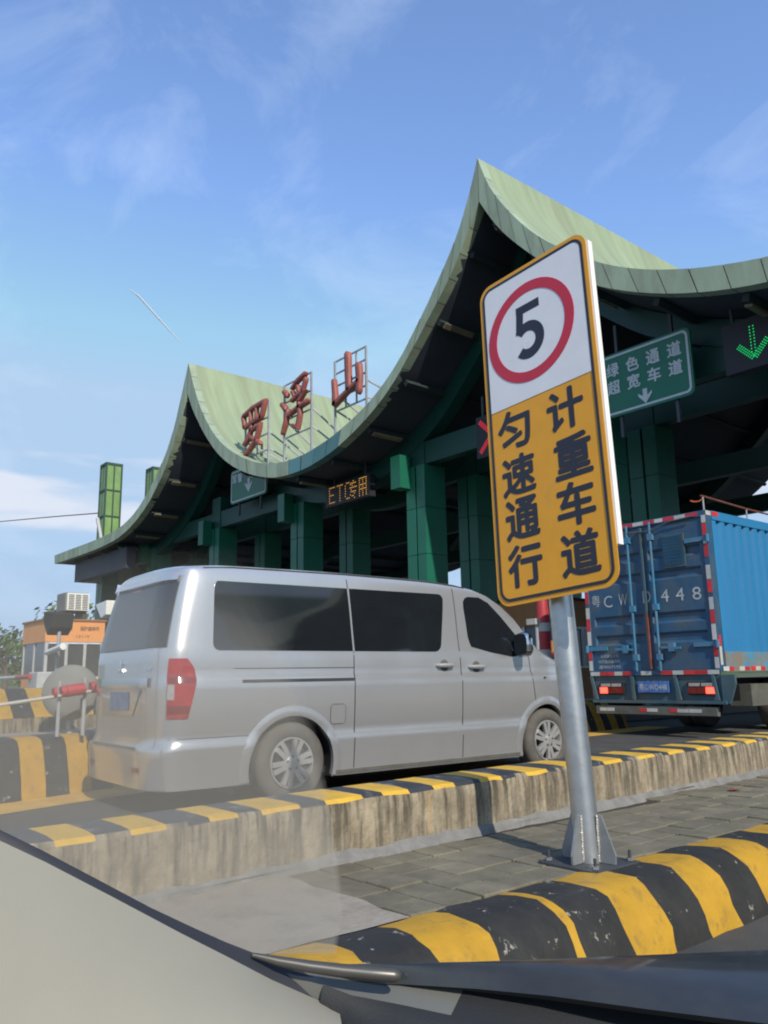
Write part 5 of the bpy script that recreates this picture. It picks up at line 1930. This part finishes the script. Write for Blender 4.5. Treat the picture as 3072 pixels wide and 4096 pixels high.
# milky volume wedge imitating reflected glare, a film on the inside of the windscreen, thicker towards its lower corner (a clear pane otherwise)
veil = bpy.data.materials.new('windscreen glare veil')
veil.use_nodes = True
fn = veil.node_tree
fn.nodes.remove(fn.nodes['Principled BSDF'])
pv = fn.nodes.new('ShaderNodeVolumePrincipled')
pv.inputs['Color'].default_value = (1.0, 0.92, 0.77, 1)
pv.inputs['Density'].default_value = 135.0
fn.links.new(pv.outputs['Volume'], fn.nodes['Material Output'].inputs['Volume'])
VEIL = [[(-0.9712, 0.1871, 0.1473, 0.0), (-0.9607, 0.2337, 0.15, 0.0), (-0.9472, 0.2819, 0.1524, 0.0), (-0.9307, 0.3315, 0.1546, 0.0), (-0.9108, 0.3821, 0.1564, 0.0), (-0.8874, 0.4332, 0.1577, 0.0), (-0.877, 0.4537, 0.1581, 0.0), (-0.8661, 0.4741, 0.1585, 0.0), (-0.8546, 0.4945, 0.1587, 0.0), (-0.8425, 0.5148, 0.1589, 0.0)], [(-0.9747, 0.1902, 0.1177, 0.093), (-0.9634, 0.24, 0.1198, 0.1), (-0.9488, 0.2915, 0.1216, 0.106), (-0.9306, 0.3446, 0.1232, 0.109), (-0.9086, 0.3986, 0.1244, 0.107), (-0.8827, 0.453, 0.1252, 0.104), (-0.8728, 0.4717, 0.1254, 0.087), (-0.8625, 0.4902, 0.1255, 0.051), (-0.8517, 0.5087, 0.1255, 0.016), (-0.8405, 0.5271, 0.1255, 0.0)], [(-0.9772, 0.1932, 0.0881, 0.187), (-0.9651, 0.2461, 0.0895, 0.201), (-0.9493, 0.301, 0.0907, 0.214), (-0.9294, 0.3576, 0.0916, 0.217), (-0.9051, 0.4151, 0.0921, 0.212), (-0.8763, 0.4729, 0.0923, 0.208), (-0.8676, 0.4886, 0.0923, 0.173), (-0.8585, 0.5044, 0.0923, 0.103), (-0.8492, 0.52, 0.0922, 0.033), (-0.8394, 0.5356, 0.0921, 0.0)], [(-0.9789, 0.1959, 0.0587, 0.327), (-0.9659, 0.2521, 0.0592, 0.352), (-0.9487, 0.3105, 0.0596, 0.377), (-0.9269, 0.3706, 0.0598, 0.379), (-0.9001, 0.4316, 0.0597, 0.37), (-0.8682, 0.4927, 0.0593, 0.362), (-0.8607, 0.5056, 0.0592, 0.302), (-0.853, 0.5185, 0.0591, 0.179), (-0.8451, 0.5314, 0.0589, 0.057), (-0.8369, 0.5441, 0.0588, 0.0)], [(-0.9797, 0.1985, 0.0293, 0.468), (-0.9657, 0.2579, 0.029, 0.504), (-0.9471, 0.3197, 0.0286, 0.541), (-0.9232, 0.3833, 0.028, 0.54), (-0.8937, 0.4478, 0.0272, 0.527), (-0.8586, 0.512, 0.0263, 0.514), (-0.8525, 0.5221, 0.0261, 0.43), (-0.8462, 0.5322, 0.026, 0.255), (-0.8398, 0.5423, 0.0258, 0.081), (-0.8332, 0.5523, 0.0256, 0.0)], [(-0.9794, 0.2016, -0.0094, 0.592), (-0.9644, 0.2643, -0.0109, 0.64), (-0.944, 0.3296, -0.0125, 0.688), (-0.9178, 0.3967, -0.0142, 0.683), (-0.8854, 0.4645, -0.0158, 0.666), (-0.8467, 0.5318, -0.0174, 0.649), (-0.8419, 0.5393, -0.0176, 0.543), (-0.837, 0.5469, -0.0178, 0.322), (-0.8321, 0.5544, -0.0179, 0.103), (-0.827, 0.5619, -0.0181, 0.0)], [(-0.9771, 0.2049, -0.0569, 0.748), (-0.9607, 0.2709, -0.0601, 0.81), (-0.9385, 0.3396, -0.0632, 0.872), (-0.9097, 0.4101, -0.0661, 0.861), (-0.874, 0.481, -0.0688, 0.838), (-0.8315, 0.5509, -0.071, 0.816), (-0.828, 0.5562, -0.0712, 0.684), (-0.8244, 0.5614, -0.0713, 0.406), (-0.8208, 0.5667, -0.0715, 0.13), (-0.8172, 0.5719, -0.0716, 0.0)], [(-0.9727, 0.2078, -0.1032, 0.816), (-0.955, 0.2762, -0.108, 0.886), (-0.9309, 0.3474, -0.1126, 0.955), (-0.8998, 0.4203, -0.1167, 0.937), (-0.8614, 0.4934, -0.1203, 0.912), (-0.8158, 0.5651, -0.123, 0.888), (-0.8137, 0.5682, -0.1231, 0.745), (-0.8115, 0.5712, -0.1232, 0.443), (-0.8093, 0.5743, -0.1233, 0.141), (-0.8071, 0.5773, -0.1234, 0.0)], [(-0.9538, 0.259, -0.1526, 0.85), (-0.9342, 0.3201, -0.1578, 0.923), (-0.9094, 0.3828, -0.1626, 0.996), (-0.8793, 0.4462, -0.1668, 0.976), (-0.8436, 0.5092, -0.1703, 0.95), (-0.8027, 0.5708, -0.1729, 0.924), (-0.8011, 0.573, -0.1729, 0.775), (-0.7996, 0.5751, -0.173, 0.461), (-0.798, 0.5772, -0.1731, 0.147), (-0.7965, 0.5794, -0.1732, 0.0)], [(-0.9167, 0.343, -0.205, 0.85), (-0.8971, 0.3892, -0.2091, 0.923), (-0.8746, 0.4356, -0.2127, 0.996), (-0.8492, 0.482, -0.2158, 0.976), (-0.8208, 0.5277, -0.2184, 0.95), (-0.7897, 0.5725, -0.2204, 0.924), (-0.7885, 0.5741, -0.2204, 0.775), (-0.7873, 0.5757, -0.2205, 0.461), (-0.7861, 0.5774, -0.2205, 0.147), (-0.7849, 0.579, -0.2206, 0.0)], [(-0.8788, 0.4088, -0.2462, 0.85), (-0.8621, 0.4414, -0.2489, 0.922), (-0.8439, 0.4739, -0.2513, 0.994), (-0.8244, 0.5062, -0.2534, 0.976), (-0.8034, 0.538, -0.2551, 0.951), (-0.7811, 0.5693, -0.2565, 0.925), (-0.78, 0.5708, -0.2565, 0.776), (-0.7789, 0.5723, -0.2566, 0.461), (-0.7777, 0.5738, -0.2567, 0.147), (-0.7766, 0.5754, -0.2567, 0.0)], [(-0.8342, 0.4717, -0.2856, 0.85), (-0.8236, 0.4892, -0.2868, 0.92), (-0.8126, 0.5066, -0.288, 0.99), (-0.8012, 0.5239, -0.289, 0.978), (-0.7895, 0.541, -0.2899, 0.953), (-0.7773, 0.558, -0.2907, 0.929), (-0.7762, 0.5594, -0.2907, 0.778), (-0.7752, 0.5608, -0.2908, 0.462), (-0.7741, 0.5623, -0.2909, 0.148), (-0.773, 0.5637, -0.2909, 0.0)]]
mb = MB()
nr, ncl = len(VEIL), len(VEIL[0])
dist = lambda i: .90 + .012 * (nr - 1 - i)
fr = [[Rr(q[:3], dist(i)) for q in r] for i, r in enumerate(VEIL)]
bk = [[Rr(q[:3], dist(i) + .00002 + .0045 * q[3]) for q in r] for i, r in enumerate(VEIL)]
mb.grid(fr, veil)
mb.grid(bk, veil)
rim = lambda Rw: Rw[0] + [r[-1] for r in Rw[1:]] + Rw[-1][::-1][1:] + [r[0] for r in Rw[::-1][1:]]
mb.grid([rim(fr), rim(bk)], veil)
o = mb.build('glare_veil', car)
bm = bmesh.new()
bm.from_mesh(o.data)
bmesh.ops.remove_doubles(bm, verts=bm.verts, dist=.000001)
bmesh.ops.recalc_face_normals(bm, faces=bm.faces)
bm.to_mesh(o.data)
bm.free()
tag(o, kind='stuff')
